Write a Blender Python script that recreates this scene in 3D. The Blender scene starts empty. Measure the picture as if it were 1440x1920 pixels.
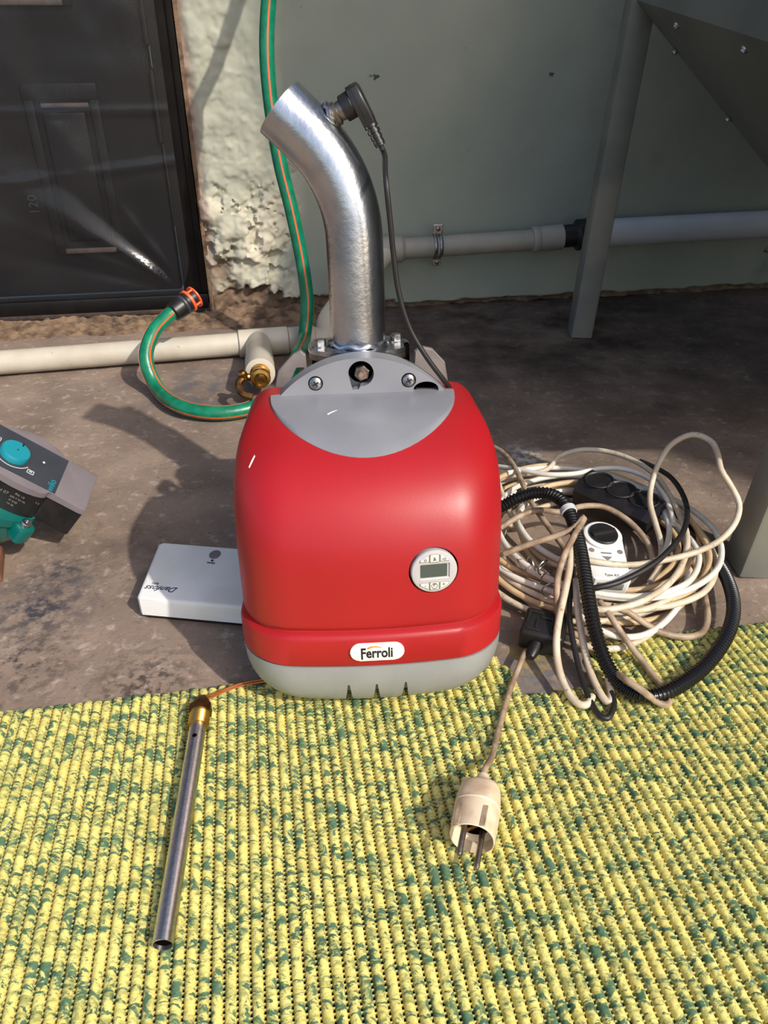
import bpy, bmesh, math, random
import numpy as np
from mathutils import Vector as V, Matrix

# ------------------------------------------------------------------ camera, sky, sun, exposure
SC = bpy.context.scene
COL = SC.collection
CAM_H, PITCH, FPX = 0.58, math.radians(33.0), 1440.0
cd = bpy.data.cameras.new('camera')
cd.sensor_fit = 'VERTICAL'; cd.sensor_height = 24.0; cd.sensor_width = 18.0
cd.lens = 24.0 * FPX / 1920.0
cd.clip_start = 0.02
cam = bpy.data.objects.new('camera', cd); COL.objects.link(cam)
cam.location = (0, 0, CAM_H); cam.rotation_euler = (math.pi / 2 - PITCH, 0, 0)
SC.camera = cam

SUN_DIR = V((-0.41, 0.40, -0.50)).normalized()      # direction the light travels
world = bpy.data.worlds.new('world'); SC.world = world; world.use_nodes = True
wn = world.node_tree.nodes; wl = world.node_tree.links
sky = wn.new('ShaderNodeTexSky'); sky.sky_type = 'NISHITA'; sky.sun_disc = False
sky.sun_elevation = math.asin(-SUN_DIR.z); sky.sun_rotation = math.atan2(-SUN_DIR.x, -SUN_DIR.y)
sky.air_density = 1.0; sky.dust_density = 3.0; sky.ozone_density = 1.0
wn['Background'].inputs['Strength'].default_value = 0.205
wl.new(sky.outputs[0], wn['Background'].inputs['Color'])

sd = bpy.data.lights.new('sun', 'SUN'); sd.energy = 4.0; sd.angle = math.radians(0.9); sd.color = (1.0, 0.94, 0.84)
sun = bpy.data.objects.new('sun', sd); COL.objects.link(sun)
sun.rotation_euler = SUN_DIR.to_track_quat('-Z', 'Y').to_euler(); sun.location = (2.5, -2, 3)
SC.view_settings.view_transform = 'Standard'; SC.view_settings.look = 'None'
SC.view_settings.gamma = 1.0; SC.view_settings.use_curve_mapping = False
SC.view_settings.exposure = 0.0

# ------------------------------------------------------------------ measuring helpers (pixel -> place on a surface)
CAMP = V((0, 0, CAM_H))
CF = V((0, math.cos(PITCH), -math.sin(PITCH))); CU = V((0, math.sin(PITCH), math.cos(PITCH)))
def ray(x, y): return CF + V((1, 0, 0)) * ((x - 720) / FPX) + CU * ((960 - y) / FPX)
def G(x, y, h=0.0):
    d = ray(x, y); return CAMP + d * ((h - CAM_H) / d.z)
def PY(x, y, Y):
    d = ray(x, y); return CAMP + d * (Y / d.y)
YAW = math.radians(9)
WD = V((math.cos(YAW), math.sin(YAW), 0)); WN = V((WD.y, -WD.x, 0)); P0 = G(1090, 560)
def W(x, y, off=0.0):
    d = ray(x, y); q = P0 + WN * off
    p = CAMP + d * ((q - CAMP).dot(WN) / d.dot(WN)); return (p - P0).dot(WD), p.z
def wpt(s, h, off=0.0): return P0 + WD * s + WN * off + V((0, 0, h))
def Z7(a, b, h=0.0): return G(900 + .375 * a, 780 + .375 * b, h)

rng = random.Random(7)

# ------------------------------------------------------------------ numpy value noise
_T = np.random.RandomState(3).rand(64, 64, 64)
def vnoise(x, y, z=0.0):
    x, y, z = np.broadcast_arrays(np.asarray(x, float), np.asarray(y, float), np.asarray(z, float))
    xi, yi, zi = np.floor(x).astype(int), np.floor(y).astype(int), np.floor(z).astype(int)
    fx, fy, fz = x - xi, y - yi, z - zi
    fx, fy, fz = (t * t * (3 - 2 * t) for t in (fx, fy, fz))
    r = 0
    for a in (0, 1):
        for b in (0, 1):
            for c in (0, 1):
                r = r + _T[(xi + a) % 64, (yi + b) % 64, (zi + c) % 64] * (fx if a else 1 - fx) * (fy if b else 1 - fy) * (fz if c else 1 - fz)
    return r
def fbm(x, y, z=0.0, o=4):
    r, a = 0, .5
    for i in range(o):
        r = r + a * vnoise(x * 2 ** i + 7.3 * i, y * 2 ** i + 3.1 * i, z); a *= .5
    return r / (1 - .5 ** o)
def sstep(a, b, x):
    t = np.clip((x - a) / (b - a), 0, 1); return t * t * (3 - 2 * t)

# ------------------------------------------------------------------ materials
def srgb(r, g, b):
    f = lambda c: (c / 12.92 if c <= .04045 else ((c + .055) / 1.055) ** 2.4)
    return (f(r / 255), f(g / 255), f(b / 255), 1)
def mat(name, col, rough=.5, metal=0.0, var=None, vscale=40, vcon=(.4, .65), bump=0, bscale=200, coat=0, spec=None, stretch=None):
    m = bpy.data.materials.new(name); m.use_nodes = True
    nt = m.node_tree; n = nt.nodes; l = nt.links; b = n['Principled BSDF']
    b.inputs['Base Color'].default_value = col; b.inputs['Roughness'].default_value = rough; b.inputs['Metallic'].default_value = metal
    if coat: b.inputs['Coat Weight'].default_value = coat; b.inputs['Coat Roughness'].default_value = .15
    if spec is not None: b.inputs['Specular IOR Level'].default_value = spec
    tc = n.new('ShaderNodeTexCoord'); co = tc.outputs['Object']
    if stretch:
        mp = n.new('ShaderNodeMapping'); mp.inputs['Scale'].default_value = stretch; l.new(co, mp.inputs[0]); co = mp.outputs[0]
    if var is not None:
        no = n.new('ShaderNodeTexNoise'); no.inputs['Scale'].default_value = vscale; no.inputs['Detail'].default_value = 6; l.new(co, no.inputs['Vector'])
        mr = n.new('ShaderNodeMapRange'); mr.inputs[1].default_value, mr.inputs[2].default_value = vcon; l.new(no.outputs[0], mr.inputs[0])
        mx = n.new('ShaderNodeMix'); mx.data_type = 'RGBA'; mx.inputs[6].default_value = col; mx.inputs[7].default_value = var
        l.new(mr.outputs[0], mx.inputs[0]); l.new(mx.outputs[2], b.inputs['Base Color'])
    if bump:
        nb = n.new('ShaderNodeTexNoise'); nb.inputs['Scale'].default_value = bscale; nb.inputs['Detail'].default_value = 5; l.new(co, nb.inputs['Vector'])
        bp = n.new('ShaderNodeBump'); bp.inputs['Strength'].default_value = bump; bp.inputs['Distance'].default_value = .002
        l.new(nb.outputs[0], bp.inputs['Height']); l.new(bp.outputs[0], b.inputs['Normal'])
    return m
def layer(m, col, scale, con, detail=6, stretch=None, seed=0.0, mask=None, dist=0.0):
    """another blotch layer over a material's base colour; mask = (x, y, z, radius, soft) limits it to one spot"""
    nt = m.node_tree; n = nt.nodes; l = nt.links; b = n['Principled BSDF']
    tc = n.new('ShaderNodeTexCoord'); mp = n.new('ShaderNodeMapping')
    mp.inputs['Location'].default_value = (seed, seed * .7, seed * .3)
    if stretch: mp.inputs['Scale'].default_value = stretch
    l.new(tc.outputs['Object'], mp.inputs[0])
    no = n.new('ShaderNodeTexNoise'); no.inputs['Scale'].default_value = scale; no.inputs['Detail'].default_value = detail; no.inputs['Roughness'].default_value = .65; no.inputs['Distortion'].default_value = dist
    l.new(mp.outputs[0], no.inputs['Vector'])
    mr = n.new('ShaderNodeMapRange'); mr.inputs[1].default_value, mr.inputs[2].default_value = con; l.new(no.outputs[0], mr.inputs[0])
    fac = mr.outputs[0]
    if mask:
        vm = n.new('ShaderNodeVectorMath'); vm.operation = 'DISTANCE'; vm.inputs[1].default_value = mask[:3]; l.new(tc.outputs['Object'], vm.inputs[0])
        m2 = n.new('ShaderNodeMapRange'); m2.inputs[1].default_value = mask[3] + mask[4]; m2.inputs[2].default_value = mask[3] - mask[4]
        l.new(vm.outputs['Value'], m2.inputs[0])
        mu = n.new('ShaderNodeMath'); mu.operation = 'MULTIPLY'; l.new(fac, mu.inputs[0]); l.new(m2.outputs[0], mu.inputs[1]); fac = mu.outputs[0]
    mx = n.new('ShaderNodeMix'); mx.data_type = 'RGBA'; mx.inputs[7].default_value = col
    bc = b.inputs['Base Color']
    if bc.is_linked:
        src = bc.links[0].from_socket; l.new(src, mx.inputs[6])
    else: mx.inputs[6].default_value = bc.default_value
    l.new(fac, mx.inputs[0]); l.new(mx.outputs[2], bc)
    return m

M = {}
M['concrete'] = mat('concrete', srgb(142, 124, 110), .9, var=srgb(112, 97, 87), vscale=9, vcon=(.35, .7), bump=.55, bscale=130, spec=.2)
layer(M['concrete'], srgb(176, 160, 146), 60, (.55, .75), 8, seed=4)
layer(M['concrete'], srgb(84, 74, 68), 150, (.6, .75), 4, seed=9)
layer(M['concrete'], srgb(70, 62, 58), 3.0, (.58, .72), 7, seed=2.4)
p = G(75, 1140); layer(M['concrete'], srgb(62, 60, 66), 60, (.42, .58), 8, mask=(p.x, p.y, 0, .05, .035))
p = G(110, 1075); layer(M['concrete'], srgb(72, 68, 70), 70, (.45, .6), 8, mask=(p.x, p.y, 0, .04, .03))
p = G(35, 1240); layer(M['concrete'], srgb(64, 58, 58), 70, (.48, .62), 8, mask=(p.x, p.y, 0, .05, .04))
p = G(275, 1285); layer(M['concrete'], srgb(74, 66, 60), 90, (.46, .58), 8, mask=(p.x, p.y, 0, .045, .03))
p = G(1000, 1225); layer(M['concrete'], srgb(168, 140, 48), 45, (.35, .55), 6, mask=(p.x, p.y, 0, .022, .016))
p = G(1010, 1280); layer(M['concrete'], srgb(104, 104, 106), 120, (.38, .6), 6, mask=(p.x, p.y, 0, .06, .03))
p = G(980, 855); layer(M['concrete'], srgb(205, 200, 195), 60, (.45, .6), 6, mask=(p.x, p.y, 0, .03, .02))
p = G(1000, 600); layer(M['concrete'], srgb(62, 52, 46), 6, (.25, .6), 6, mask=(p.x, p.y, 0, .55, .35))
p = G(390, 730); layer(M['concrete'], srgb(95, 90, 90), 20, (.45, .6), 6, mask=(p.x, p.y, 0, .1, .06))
M['wall'] = mat('wall_paint', srgb(158, 160, 144), .8, var=srgb(144, 150, 138), vscale=4, vcon=(.35, .65), bump=.25, bscale=90, spec=.25)
layer(M['wall'], srgb(116, 124, 118), 2.2, (.56, .72), 6, seed=3)
layer(M['wall'], srgb(66, 66, 60), 26, (.73, .76), 3, seed=5)
# ---- bare plaster near the door and brown mortar along the foot, chosen by mesh attribute 'coat'
def wall_coats(m):
    nt = m.node_tree; n = nt.nodes; l = nt.links; b = n['Principled BSDF']
    at = n.new('ShaderNodeAttribute'); at.attribute_name = 'coat'
    sp = n.new('ShaderNodeSeparateColor'); l.new(at.outputs['Color'], sp.inputs[0])
    tc = n.new('ShaderNodeTexCoord')
    def two(c1, c2, sc, con):
        no = n.new('ShaderNodeTexNoise'); no.inputs['Scale'].default_value = sc; no.inputs['Detail'].default_value = 7; l.new(tc.outputs['Object'], no.inputs['Vector'])
        mr = n.new('ShaderNodeMapRange'); mr.inputs[1].default_value, mr.inputs[2].default_value = con; l.new(no.outputs[0], mr.inputs[0])
        mx = n.new('ShaderNodeMix'); mx.data_type = 'RGBA'; mx.inputs[6].default_value = c1; mx.inputs[7].default_value = c2; l.new(mr.outputs[0], mx.inputs[0]); return mx.outputs[2]
    lime = two(srgb(204, 196, 174), srgb(184, 177, 158), 30, (.4, .65))
    mort = two(srgb(134, 112, 92), srgb(96, 78, 64), 45, (.35, .65))
    pink = two(srgb(168, 146, 132), srgb(140, 120, 108), 40, (.4, .6))
    cur = b.inputs['Base Color'].links[0].from_socket
    for ch, c in ((0, lime), (1, mort), (2, pink)):
        mx = n.new('ShaderNodeMix'); mx.data_type = 'RGBA'; l.new(sp.outputs[ch], mx.inputs[0]); l.new(cur, mx.inputs[6]); l.new(c, mx.inputs[7]); cur = mx.outputs[2]
    l.new(cur, b.inputs['Base Color'])
wall_coats(M['wall'])
M['mortar'] = mat('mortar', srgb(128, 106, 86), .95, var=srgb(82, 66, 54), vscale=40, bump=.8, bscale=120, spec=.1)
M['door'] = mat('door_paint', srgb(13, 12, 15), .5, var=srgb(18, 17, 20), vscale=8, bump=.03, bscale=60, spec=.15)
M['frame'] = mat('frame_paint', srgb(14, 12, 13), .4, var=srgb(22, 19, 19), vscale=20, bump=.15, bscale=60, spec=.25)
layer(M['frame'], srgb(150, 124, 108), 14, (.72, .74), 5, seed=6)
M['edgebrown'] = mat('brown_edge', srgb(62, 47, 40), .7, var=srgb(40, 32, 29), vscale=60)  # brown, lighter than the door paint, for ledges and sill edge
M['red'] = mat('red_enamel', srgb(162, 20, 27), .42, var=srgb(151, 19, 26), vscale=6, bump=.03, bscale=500)
M['groove'] = mat('red_groove', srgb(120, 14, 16), .6)
M['greyp'] = mat('grey_plastic', srgb(132, 133, 138), .38, var=srgb(122, 123, 129), vscale=14, bump=.06, bscale=900)
M['skirt'] = mat('grey_skirt', srgb(142, 143, 142), .40, var=srgb(132, 133, 131), vscale=14, bump=.06, bscale=900)
M['steel'] = mat('galvanised_steel', srgb(196, 198, 202), .25, 1.0, var=srgb(170, 174, 184), vscale=30, bump=.13, bscale=240)
M['steelraw'] = mat('raw_steel', srgb(150, 142, 134), .42, 1.0, var=srgb(120, 108, 98), vscale=60, bump=.2, bscale=300)
M['plate'] = mat('painted_plate', srgb(132, 124, 120), .55, .3, var=srgb(112, 104, 100), vscale=40)
M['bolt'] = mat('zinc_bolt', srgb(190, 190, 190), .3, 1.0, var=srgb(140, 136, 130), vscale=200)
M['rust'] = mat('rusty_tip', srgb(128, 96, 76), .6, .6, var=srgb(150, 140, 130), vscale=300)
M['black'] = mat('black_plastic', srgb(22, 21, 22), .4, var=srgb(32, 30, 31), vscale=60)
M['blackrub'] = mat('black_rubber', srgb(26, 24, 24), .5, bump=.1, bscale=600)
M['conduit'] = mat('black_conduit', srgb(14, 14, 15), .3)
M['dark'] = mat('dark_cavity', srgb(10, 9, 9), .95, spec=0.0)  # near-black without gloss, paints shade into recesses and gaps
M['white'] = mat('white_plastic', srgb(226, 226, 224), .4, var=srgb(216, 215, 210), vscale=20)
M['pearl'] = mat('silver_plastic', srgb(178, 174, 174), .35)
M['key'] = mat('pale_keys', srgb(206, 202, 194), .45)
M['lcd'] = mat('grey_lcd', srgb(72, 80, 76), .12)
M['ink'] = mat('black_ink', srgb(20, 20, 26), .6)
M['inkblue'] = mat('blue_ink', srgb(40, 46, 80), .6)
M['inkgrey'] = mat('grey_ink', srgb(120, 116, 112), .7)
M['inkwhite'] = mat('white_ink', srgb(200, 200, 200), .6)
M['orange'] = mat('orange_print', srgb(236, 130, 30), .5)
M['badge'] = mat('ivory_badge', srgb(236, 232, 222), .35)
M['pvc'] = mat('grey_pvc', srgb(190, 182, 166), .5, var=srgb(176, 166, 150), vscale=16, bump=.05, bscale=200)
layer(M['pvc'], srgb(120, 100, 84), 50, (.66, .74), 6, seed=2)
M['pvcgrey'] = mat('grey_pipe', srgb(158, 152, 138), .5, var=srgb(142, 136, 124), vscale=16)
M['pvcwhite'] = mat('white_pipe', srgb(196, 198, 200), .45, var=srgb(182, 186, 190), vscale=6)
M['brass'] = mat('brass', srgb(190, 146, 74), .3, 1.0, var=srgb(150, 108, 52), vscale=80)
M['brassdark'] = mat('aged_brass', srgb(140, 102, 64), .42, 1.0, var=srgb(104, 72, 44), vscale=80)
M['hose'] = mat('green_hose', srgb(14, 122, 88), .32, var=srgb(8, 100, 72), vscale=60, bump=.15, bscale=500)
M['stripe'] = mat('orange_stripe', srgb(198, 92, 52), .4)
M['conn'] = mat('orange_plastic', srgb(236, 92, 44), .4)
M['teal'] = mat('teal_enamel', srgb(2, 94, 88), .25, var=srgb(2, 84, 80), vscale=12, coat=.4)
M['tealknob'] = mat('teal_knob', srgb(20, 130, 146), .45)
M['pumpgrey'] = mat('pump_grey', srgb(116, 108, 112), .5, var=srgb(108, 100, 106), vscale=20)
M['pumpface'] = mat('pump_face', srgb(48, 52, 60), .45, var=srgb(56, 58, 66), vscale=30)
M['cable'] = mat('cream_cable', srgb(206, 194, 172), .5, var=srgb(186, 170, 146), vscale=30, vcon=(.4, .6))
layer(M['cable'], srgb(140, 116, 92), 110, (.58, .72), 6, seed=1)
M['cablew'] = mat('white_cable', srgb(222, 218, 208), .45, var=srgb(206, 198, 184), vscale=30)
M['cabled'] = mat('dirty_cable', srgb(170, 150, 126), .55, var=srgb(130, 108, 86), vscale=60, vcon=(.4, .6))
M['cableb'] = mat('buff_cable', srgb(200, 172, 132), .5, var=srgb(180, 154, 120), vscale=50)
M['plugcream'] = mat('cream_plug', srgb(218, 200, 172), .55, var=srgb(196, 172, 142), vscale=60, vcon=(.4, .65), bump=.1, bscale=400)
M['copperwire'] = mat('amber_wire', srgb(150, 82, 40), .35, .3)
M['tube'] = mat('steel_tube', srgb(200, 196, 196), .30, 1.0, var=srgb(180, 175, 174), vscale=60, bump=.08, bscale=300, stretch=(8, 8, .5))
_t = M['tube'].node_tree; _b = _t.nodes['Principled BSDF']; _b.inputs['Anisotropic'].default_value = .9; _b.inputs['Anisotropic Rotation'].default_value = .25
_g = _t.nodes.new('ShaderNodeTangent'); _g.direction_type = 'RADIAL'; _g.axis = 'Y'; _t.links.new(_g.outputs[0], _b.inputs['Tangent'])
M['spring'] = mat('spring_wire', srgb(150, 148, 144), .35, 1.0)
M['hopper'] = mat('grey_sheet', srgb(112, 116, 112), .55, .2, var=srgb(98, 102, 100), vscale=5)
M['leg'] = mat('leg_paint', srgb(130, 128, 116), .55, .15, var=srgb(108, 108, 102), vscale=8)
M['ear'] = mat('fleck_white', srgb(236, 236, 230), .6)
# mat foam: yellow with green marbling
def foam():
    m = mat('marbled_foam', srgb(224, 213, 126), .8, var=srgb(214, 198, 112), vscale=30, bump=.5, bscale=260, spec=.2)
    layer(m, srgb(218, 208, 126), 60, (.5, .7), 5, seed=3)
    layer(m, srgb(156, 158, 94), 100, (.49, .61), 7, stretch=(.7, 1.4, .4), seed=8, dist=.8)
    layer(m, srgb(86, 116, 88), 76, (.512, .575), 8, stretch=(.8, 1.25, .4), seed=5, dist=.8)
    layer(m, srgb(74, 102, 76), 130, (.56, .61), 6, stretch=(.7, 1.4, .4), seed=1, dist=.6)
    return m
M['foam'] = foam()
M['thread'] = mat('cream_thread', srgb(196, 180, 110), .8)
M['backing'] = mat('mat_backing', srgb(14, 13, 9), .9)
def film_mat():
    m = bpy.data.materials.new('clear_film'); m.use_nodes = True
    n = m.node_tree.nodes; l = m.node_tree.links; n.clear()
    o = n.new('ShaderNodeOutputMaterial'); t = n.new('ShaderNodeBsdfTransparent'); t.inputs[0].default_value = (.97, .97, .97, 1)
    g = n.new('ShaderNodeBsdfGlossy'); g.inputs['Roughness'].default_value = .26; g.inputs['Color'].default_value = (1, 1, 1, 1)
    d = n.new('ShaderNodeBsdfDiffuse'); d.inputs[0].default_value = srgb(200, 206, 222)
    m1 = n.new('ShaderNodeMixShader'); m1.inputs[0].default_value = .028
    m2 = n.new('ShaderNodeMixShader'); m2.inputs[0].default_value = .008
    l.new(t.outputs[0], m1.inputs[1]); l.new(g.outputs[0], m1.inputs[2]); l.new(m1.outputs[0], m2.inputs[1]); l.new(d.outputs[0], m2.inputs[2]); l.new(m2.outputs[0], o.inputs[0])
    return m
M['film'] = film_mat()

# ------------------------------------------------------------------ object helpers
def tag(o, label=None, cat=None, group=None, kind=None):
    if label: o['label'] = label
    if cat: o['category'] = cat
    if group: o['group'] = group
    if kind: o['kind'] = kind
    return o
def empty(name, loc=(0, 0, 0), mtx=None):
    o = bpy.data.objects.new(name, None); COL.objects.link(o); o.empty_display_size = .03
    if mtx is not None: o.matrix_world = mtx
    else: o.location = loc
    return o
def link(name, me, m, parent=None, smooth=35):
    o = bpy.data.objects.new(name, me); COL.objects.link(o)
    if m is not None: me.materials.clear(); me.materials.append(M[m] if isinstance(m, str) else m)
    if smooth and len(me.polygons):
        me.polygons.foreach_set('use_smooth', [True] * len(me.polygons)); me.set_sharp_from_angle(angle=math.radians(smooth))
    if parent is not None: o.parent = parent
    return o
def obj(name, bm, m, parent=None, smooth=35, loc=None, rot=None, mtx=None):
    bmesh.ops.recalc_face_normals(bm, faces=bm.faces)
    me = bpy.data.meshes.new(name); bm.to_mesh(me); bm.free()
    o = link(name, me, m, parent, smooth)
    if mtx is not None: o.matrix_local = mtx
    else:
        if loc is not None: o.location = loc
        if rot is not None: o.rotation_euler = rot
    return o
def frame(o, x, z):
    """matrix with local x along x, local z as near z as possible"""
    x = V(x).normalized(); z = V(z); y = z.cross(x).normalized(); z = x.cross(y)
    m = Matrix((x, y, z)).transposed().to_4x4(); m.translation = V(o); return m
def axis_mtx(o, z, x=(1, 0, 0)):
    z = V(z).normalized(); x = V(x); y = z.cross(x).normalized(); x = y.cross(z)
    m = Matrix((x, y, z)).transposed().to_4x4(); m.translation = V(o); return m
def add_box(bm, c, s, bev=0, seg=2, mtx=None):
    r = bmesh.ops.create_cube(bm, size=1); vs = r['verts']
    for v in vs: v.co = V((v.co.x * s[0], v.co.y * s[1], v.co.z * s[2])) + V(c)
    if bev:
        es = list({e for v in vs for e in v.link_edges})
        r2 = bmesh.ops.bevel(bm, geom=es, offset=bev, segments=seg, affect='EDGES', profile=.5)
        vs = list({v for f in r2['faces'] for v in f.verts} | {v for v in vs if v.is_valid})
    if mtx is not None:
        for v in vs: v.co = mtx @ v.co
    return vs
def box(c, s, bev=0, seg=2):
    bm = bmesh.new(); add_box(bm, c, s, bev, seg); return bm
def add_lathe(bm, prof, n=24, mtx=None, cap=True, sx=1, sy=1):
    rings = []
    for r, z in prof:
        ring = []
        for i in range(n):
            a = 2 * math.pi * i / n; co = V((r * math.cos(a) * sx, r * math.sin(a) * sy, z))
            ring.append(bm.verts.new(mtx @ co if mtx is not None else co))
        rings.append(ring)
    for a, b in zip(rings, rings[1:]):
        for i in range(n): bm.faces.new((a[i], a[(i + 1) % n], b[(i + 1) % n], b[i]))
    if cap: bm.faces.new(rings[0][::-1]); bm.faces.new(rings[-1])
    return bm
def lathe(prof, n=24, mtx=None, cap=True, sx=1, sy=1): return add_lathe(bmesh.new(), prof, n, mtx, cap, sx, sy)
def add_prism(bm, pts, z0, z1, mtx=None, bev=0, seg=2):
    a = [bm.verts.new((x, y, z0)) for x, y in pts]; b = [bm.verts.new((x, y, z1)) for x, y in pts]; n = len(pts)
    fa = bm.faces.new(a[::-1]); fb = bm.faces.new(b)
    for i in range(n): bm.faces.new((a[i], a[(i + 1) % n], b[(i + 1) % n], b[i]))
    vs = a + b
    if bev:
        es = list(fb.edges)
        r = bmesh.ops.bevel(bm, geom=es, offset=bev, segments=seg, affect='EDGES', profile=.5)
        vs = list({v for v in vs if v.is_valid} | {v for f in r['faces'] for v in f.verts})
    if mtx is not None:
        for v in vs: v.co = mtx @ v.co
    return bm
def prism(pts, z0, z1, mtx=None, bev=0, seg=2): return add_prism(bmesh.new(), pts, z0, z1, mtx, bev, seg)
def spline(pts, step=.006, closed=False):
    pts = [V(p) for p in pts]; out = []
    n = len(pts)
    for i in range(n - 1):
        p1, p2 = pts[i], pts[i + 1]
        p0 = pts[i - 1] if i else p1 + (p1 - p2); p3 = pts[i + 2] if i + 2 < n else p2 + (p2 - p1)
        k = max(2, int((p2 - p1).length / step))
        t0 = 0; d = lambda a, b: max((a - b).length, 1e-6) ** .5
        t1 = t0 + d(p0, p1); t2 = t1 + d(p1, p2); t3 = t2 + d(p2, p3)
        for j in range(k):
            t = t1 + (t2 - t1) * j / k
            a1 = p0 * ((t1 - t) / (t1 - t0)) + p1 * ((t - t0) / (t1 - t0)); a2 = p1 * ((t2 - t) / (t2 - t1)) + p2 * ((t - t1) / (t2 - t1)); a3 = p2 * ((t3 - t) / (t3 - t2)) + p3 * ((t - t2) / (t3 - t2))
            b1 = a1 * ((t2 - t) / (t2 - t0)) + a2 * ((t - t0) / (t2 - t0)); b2 = a2 * ((t3 - t) / (t3 - t1)) + a3 * ((t - t1) / (t3 - t1))
            out.append(b1 * ((t2 - t) / (t2 - t1)) + b2 * ((t - t1) / (t2 - t1)))
    out.append(pts[-1]); return out
def resample(pts, step):
    out = [pts[0]]; acc = 0
    for a, b in zip(pts, pts[1:]):
        L = (b - a).length
        while acc + L >= step and L > 1e-9:
            a = a + (b - a) * ((step - acc) / L); out.append(a); L = (b - a).length; acc = 0
        acc += L
    return out
def frames(pts, ref=None):
    T = [(pts[min(i + 1, len(pts) - 1)] - pts[max(i - 1, 0)]).normalized() for i in range(len(pts))]
    u = (V(ref) if ref else (V((0, 0, 1)) if abs(T[0].z) < .9 else V((1, 0, 0))))
    u = (u - T[0] * u.dot(T[0])).normalized(); F = []
    for t in T:
        u = (u - t * u.dot(t)).normalized(); F.append((t, u, t.cross(u)))
    return F
def add_tube(bm, pts, r, n=10, cap=True, ref=None, sy=1.0):
    F = frames(pts, ref); rings = []
    for i, p in enumerate(pts):
        rr = r(i) if callable(r) else r; t, u, w = F[i]
        rings.append([bm.verts.new(p + u * (rr * math.cos(2 * math.pi * k / n)) + w * (rr * sy * math.sin(2 * math.pi * k / n))) for k in range(n)])
    for a, b in zip(rings, rings[1:]):
        for k in range(n): bm.faces.new((a[k], a[(k + 1) % n], b[(k + 1) % n], b[k]))
    if cap: bm.faces.new(rings[0][::-1]); bm.faces.new(rings[-1])
    return bm
def tube(pts, r, n=10, cap=True, ref=None): return add_tube(bmesh.new(), pts, r, n, cap, ref)
def strip(pts, r, a0, half, ref=None, lift=.0004):
    """a raised stripe along a tube, centred on angle a0 of its frame"""
    bm = bmesh.new(); F = frames(pts, ref); rows = []
    for p, (t, u, w) in zip(pts, F):
        row = []
        for j, a in enumerate((a0 - half, a0 - half, a0, a0 + half, a0 + half)):
            rr = r - .001 if j in (0, 4) else r + lift
            row.append(bm.verts.new(p + u * (rr * math.cos(a)) + w * (rr * math.sin(a))))
        rows.append(row)
    for a, b in zip(rows, rows[1:]):
        for k in range(4): bm.faces.new((a[k], a[k + 1], b[k + 1], b[k]))
    return bm
def boolean(o, bm, op='DIFFERENCE'):
    bmesh.ops.recalc_face_normals(bm, faces=bm.faces)
    me = bpy.data.meshes.new('cutter'); bm.to_mesh(me); bm.free()
    c = bpy.data.objects.new('cutter', me); COL.objects.link(c)
    c.matrix_world = Matrix.Identity(4)
    par, mb = o.parent, o.matrix_basis.copy(); o.parent = None; o.matrix_world = Matrix.Identity(4)
    md = o.modifiers.new('b', 'BOOLEAN'); md.operation = op; md.object = c; md.solver = 'EXACT'; md.use_self = True
    dg = bpy.context.evaluated_depsgraph_get(); dg.update()
    new = bpy.data.meshes.new_from_object(o.evaluated_get(dg)); o.modifiers.clear()
    old = o.data; o.data = new; new.name = old.name; bpy.data.meshes.remove(old)
    bpy.data.objects.remove(c); bpy.data.meshes.remove(me)
    o.parent = par; o.matrix_basis = mb
    return o
def text(name, s, size, m, parent, mtx, ext=.0003, shear=0, sx=1.0, bold=0.0, spacing=1.0):
    c = bpy.data.curves.new('t', 'FONT'); c.body = s; c.size = size; c.align_x = 'CENTER'; c.align_y = 'CENTER'; c.extrude = ext; c.shear = shear; c.offset = bold; c.space_character = spacing; c.resolution_u = 3
    t = bpy.data.objects.new('t', c); COL.objects.link(t)
    dg = bpy.context.evaluated_depsgraph_get(); me = bpy.data.meshes.new_from_object(t.evaluated_get(dg))
    bpy.data.objects.remove(t); bpy.data.curves.remove(c); me.name = name
    if sx != 1: me.transform(Matrix.Diagonal((sx, 1, 1, 1)))
    o = link(name, me, m, parent, 0); o.matrix_local = mtx; return o
def rrect(w, h, r, n=5, cx=0, cy=0):
    pts = []
    for sx, sy, a0 in ((1, 1, 0), (-1, 1, 90), (-1, -1, 180), (1, -1, 270)):
        for i in range(n + 1):
            a = math.radians(a0 + 90 * i / n); pts.append((cx + sx * (w / 2 - r) + r * math.cos(a), cy + sy * (h / 2 - r) + r * math.sin(a)))
    return pts
def circ(r, n=24, cx=0, cy=0): return [(cx + r * math.cos(2 * math.pi * i / n), cy + r * math.sin(2 * math.pi * i / n)) for i in range(n)]
def grid_mesh(name, X, Y, Zc):
    """numpy (r,c) arrays -> quad mesh"""
    r, c = X.shape; me = bpy.data.meshes.new(name)
    co = np.stack([X, Y, Zc], -1).reshape(-1, 3)
    i = np.arange((r - 1) * c).reshape(r - 1, c)[:, :-1].ravel()
    f = np.stack([i, i + 1, i + c + 1, i + c], -1)
    me.from_pydata(co.tolist(), [], f.tolist()); return me

# ================================================================== SETTING
# ---- floor
xs = np.unique(np.concatenate([np.linspace(-4, -.9, 20), np.linspace(-.9, 1.2, 180), np.linspace(1.2, 4, 20)]))
ys = np.unique(np.concatenate([np.linspace(-4, .2, 20), np.linspace(.2, 1.9, 150), np.linspace(1.9, 2.6, 10)]))
X, Y = np.meshgrid(xs, ys)
Zf = (fbm(X * 9, Y * 9, 1, 4) - .5) * .004 + (fbm(X * 45, Y * 45, 2, 2) - .5) * .0012
Zf = np.where((Y < .2) | (X < -.9) | (X > 1.2), 0, Zf) - .0012
floor = link('floor', grid_mesh('floor', X, Y, Zf), 'concrete'); tag(floor, kind='structure')

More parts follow.
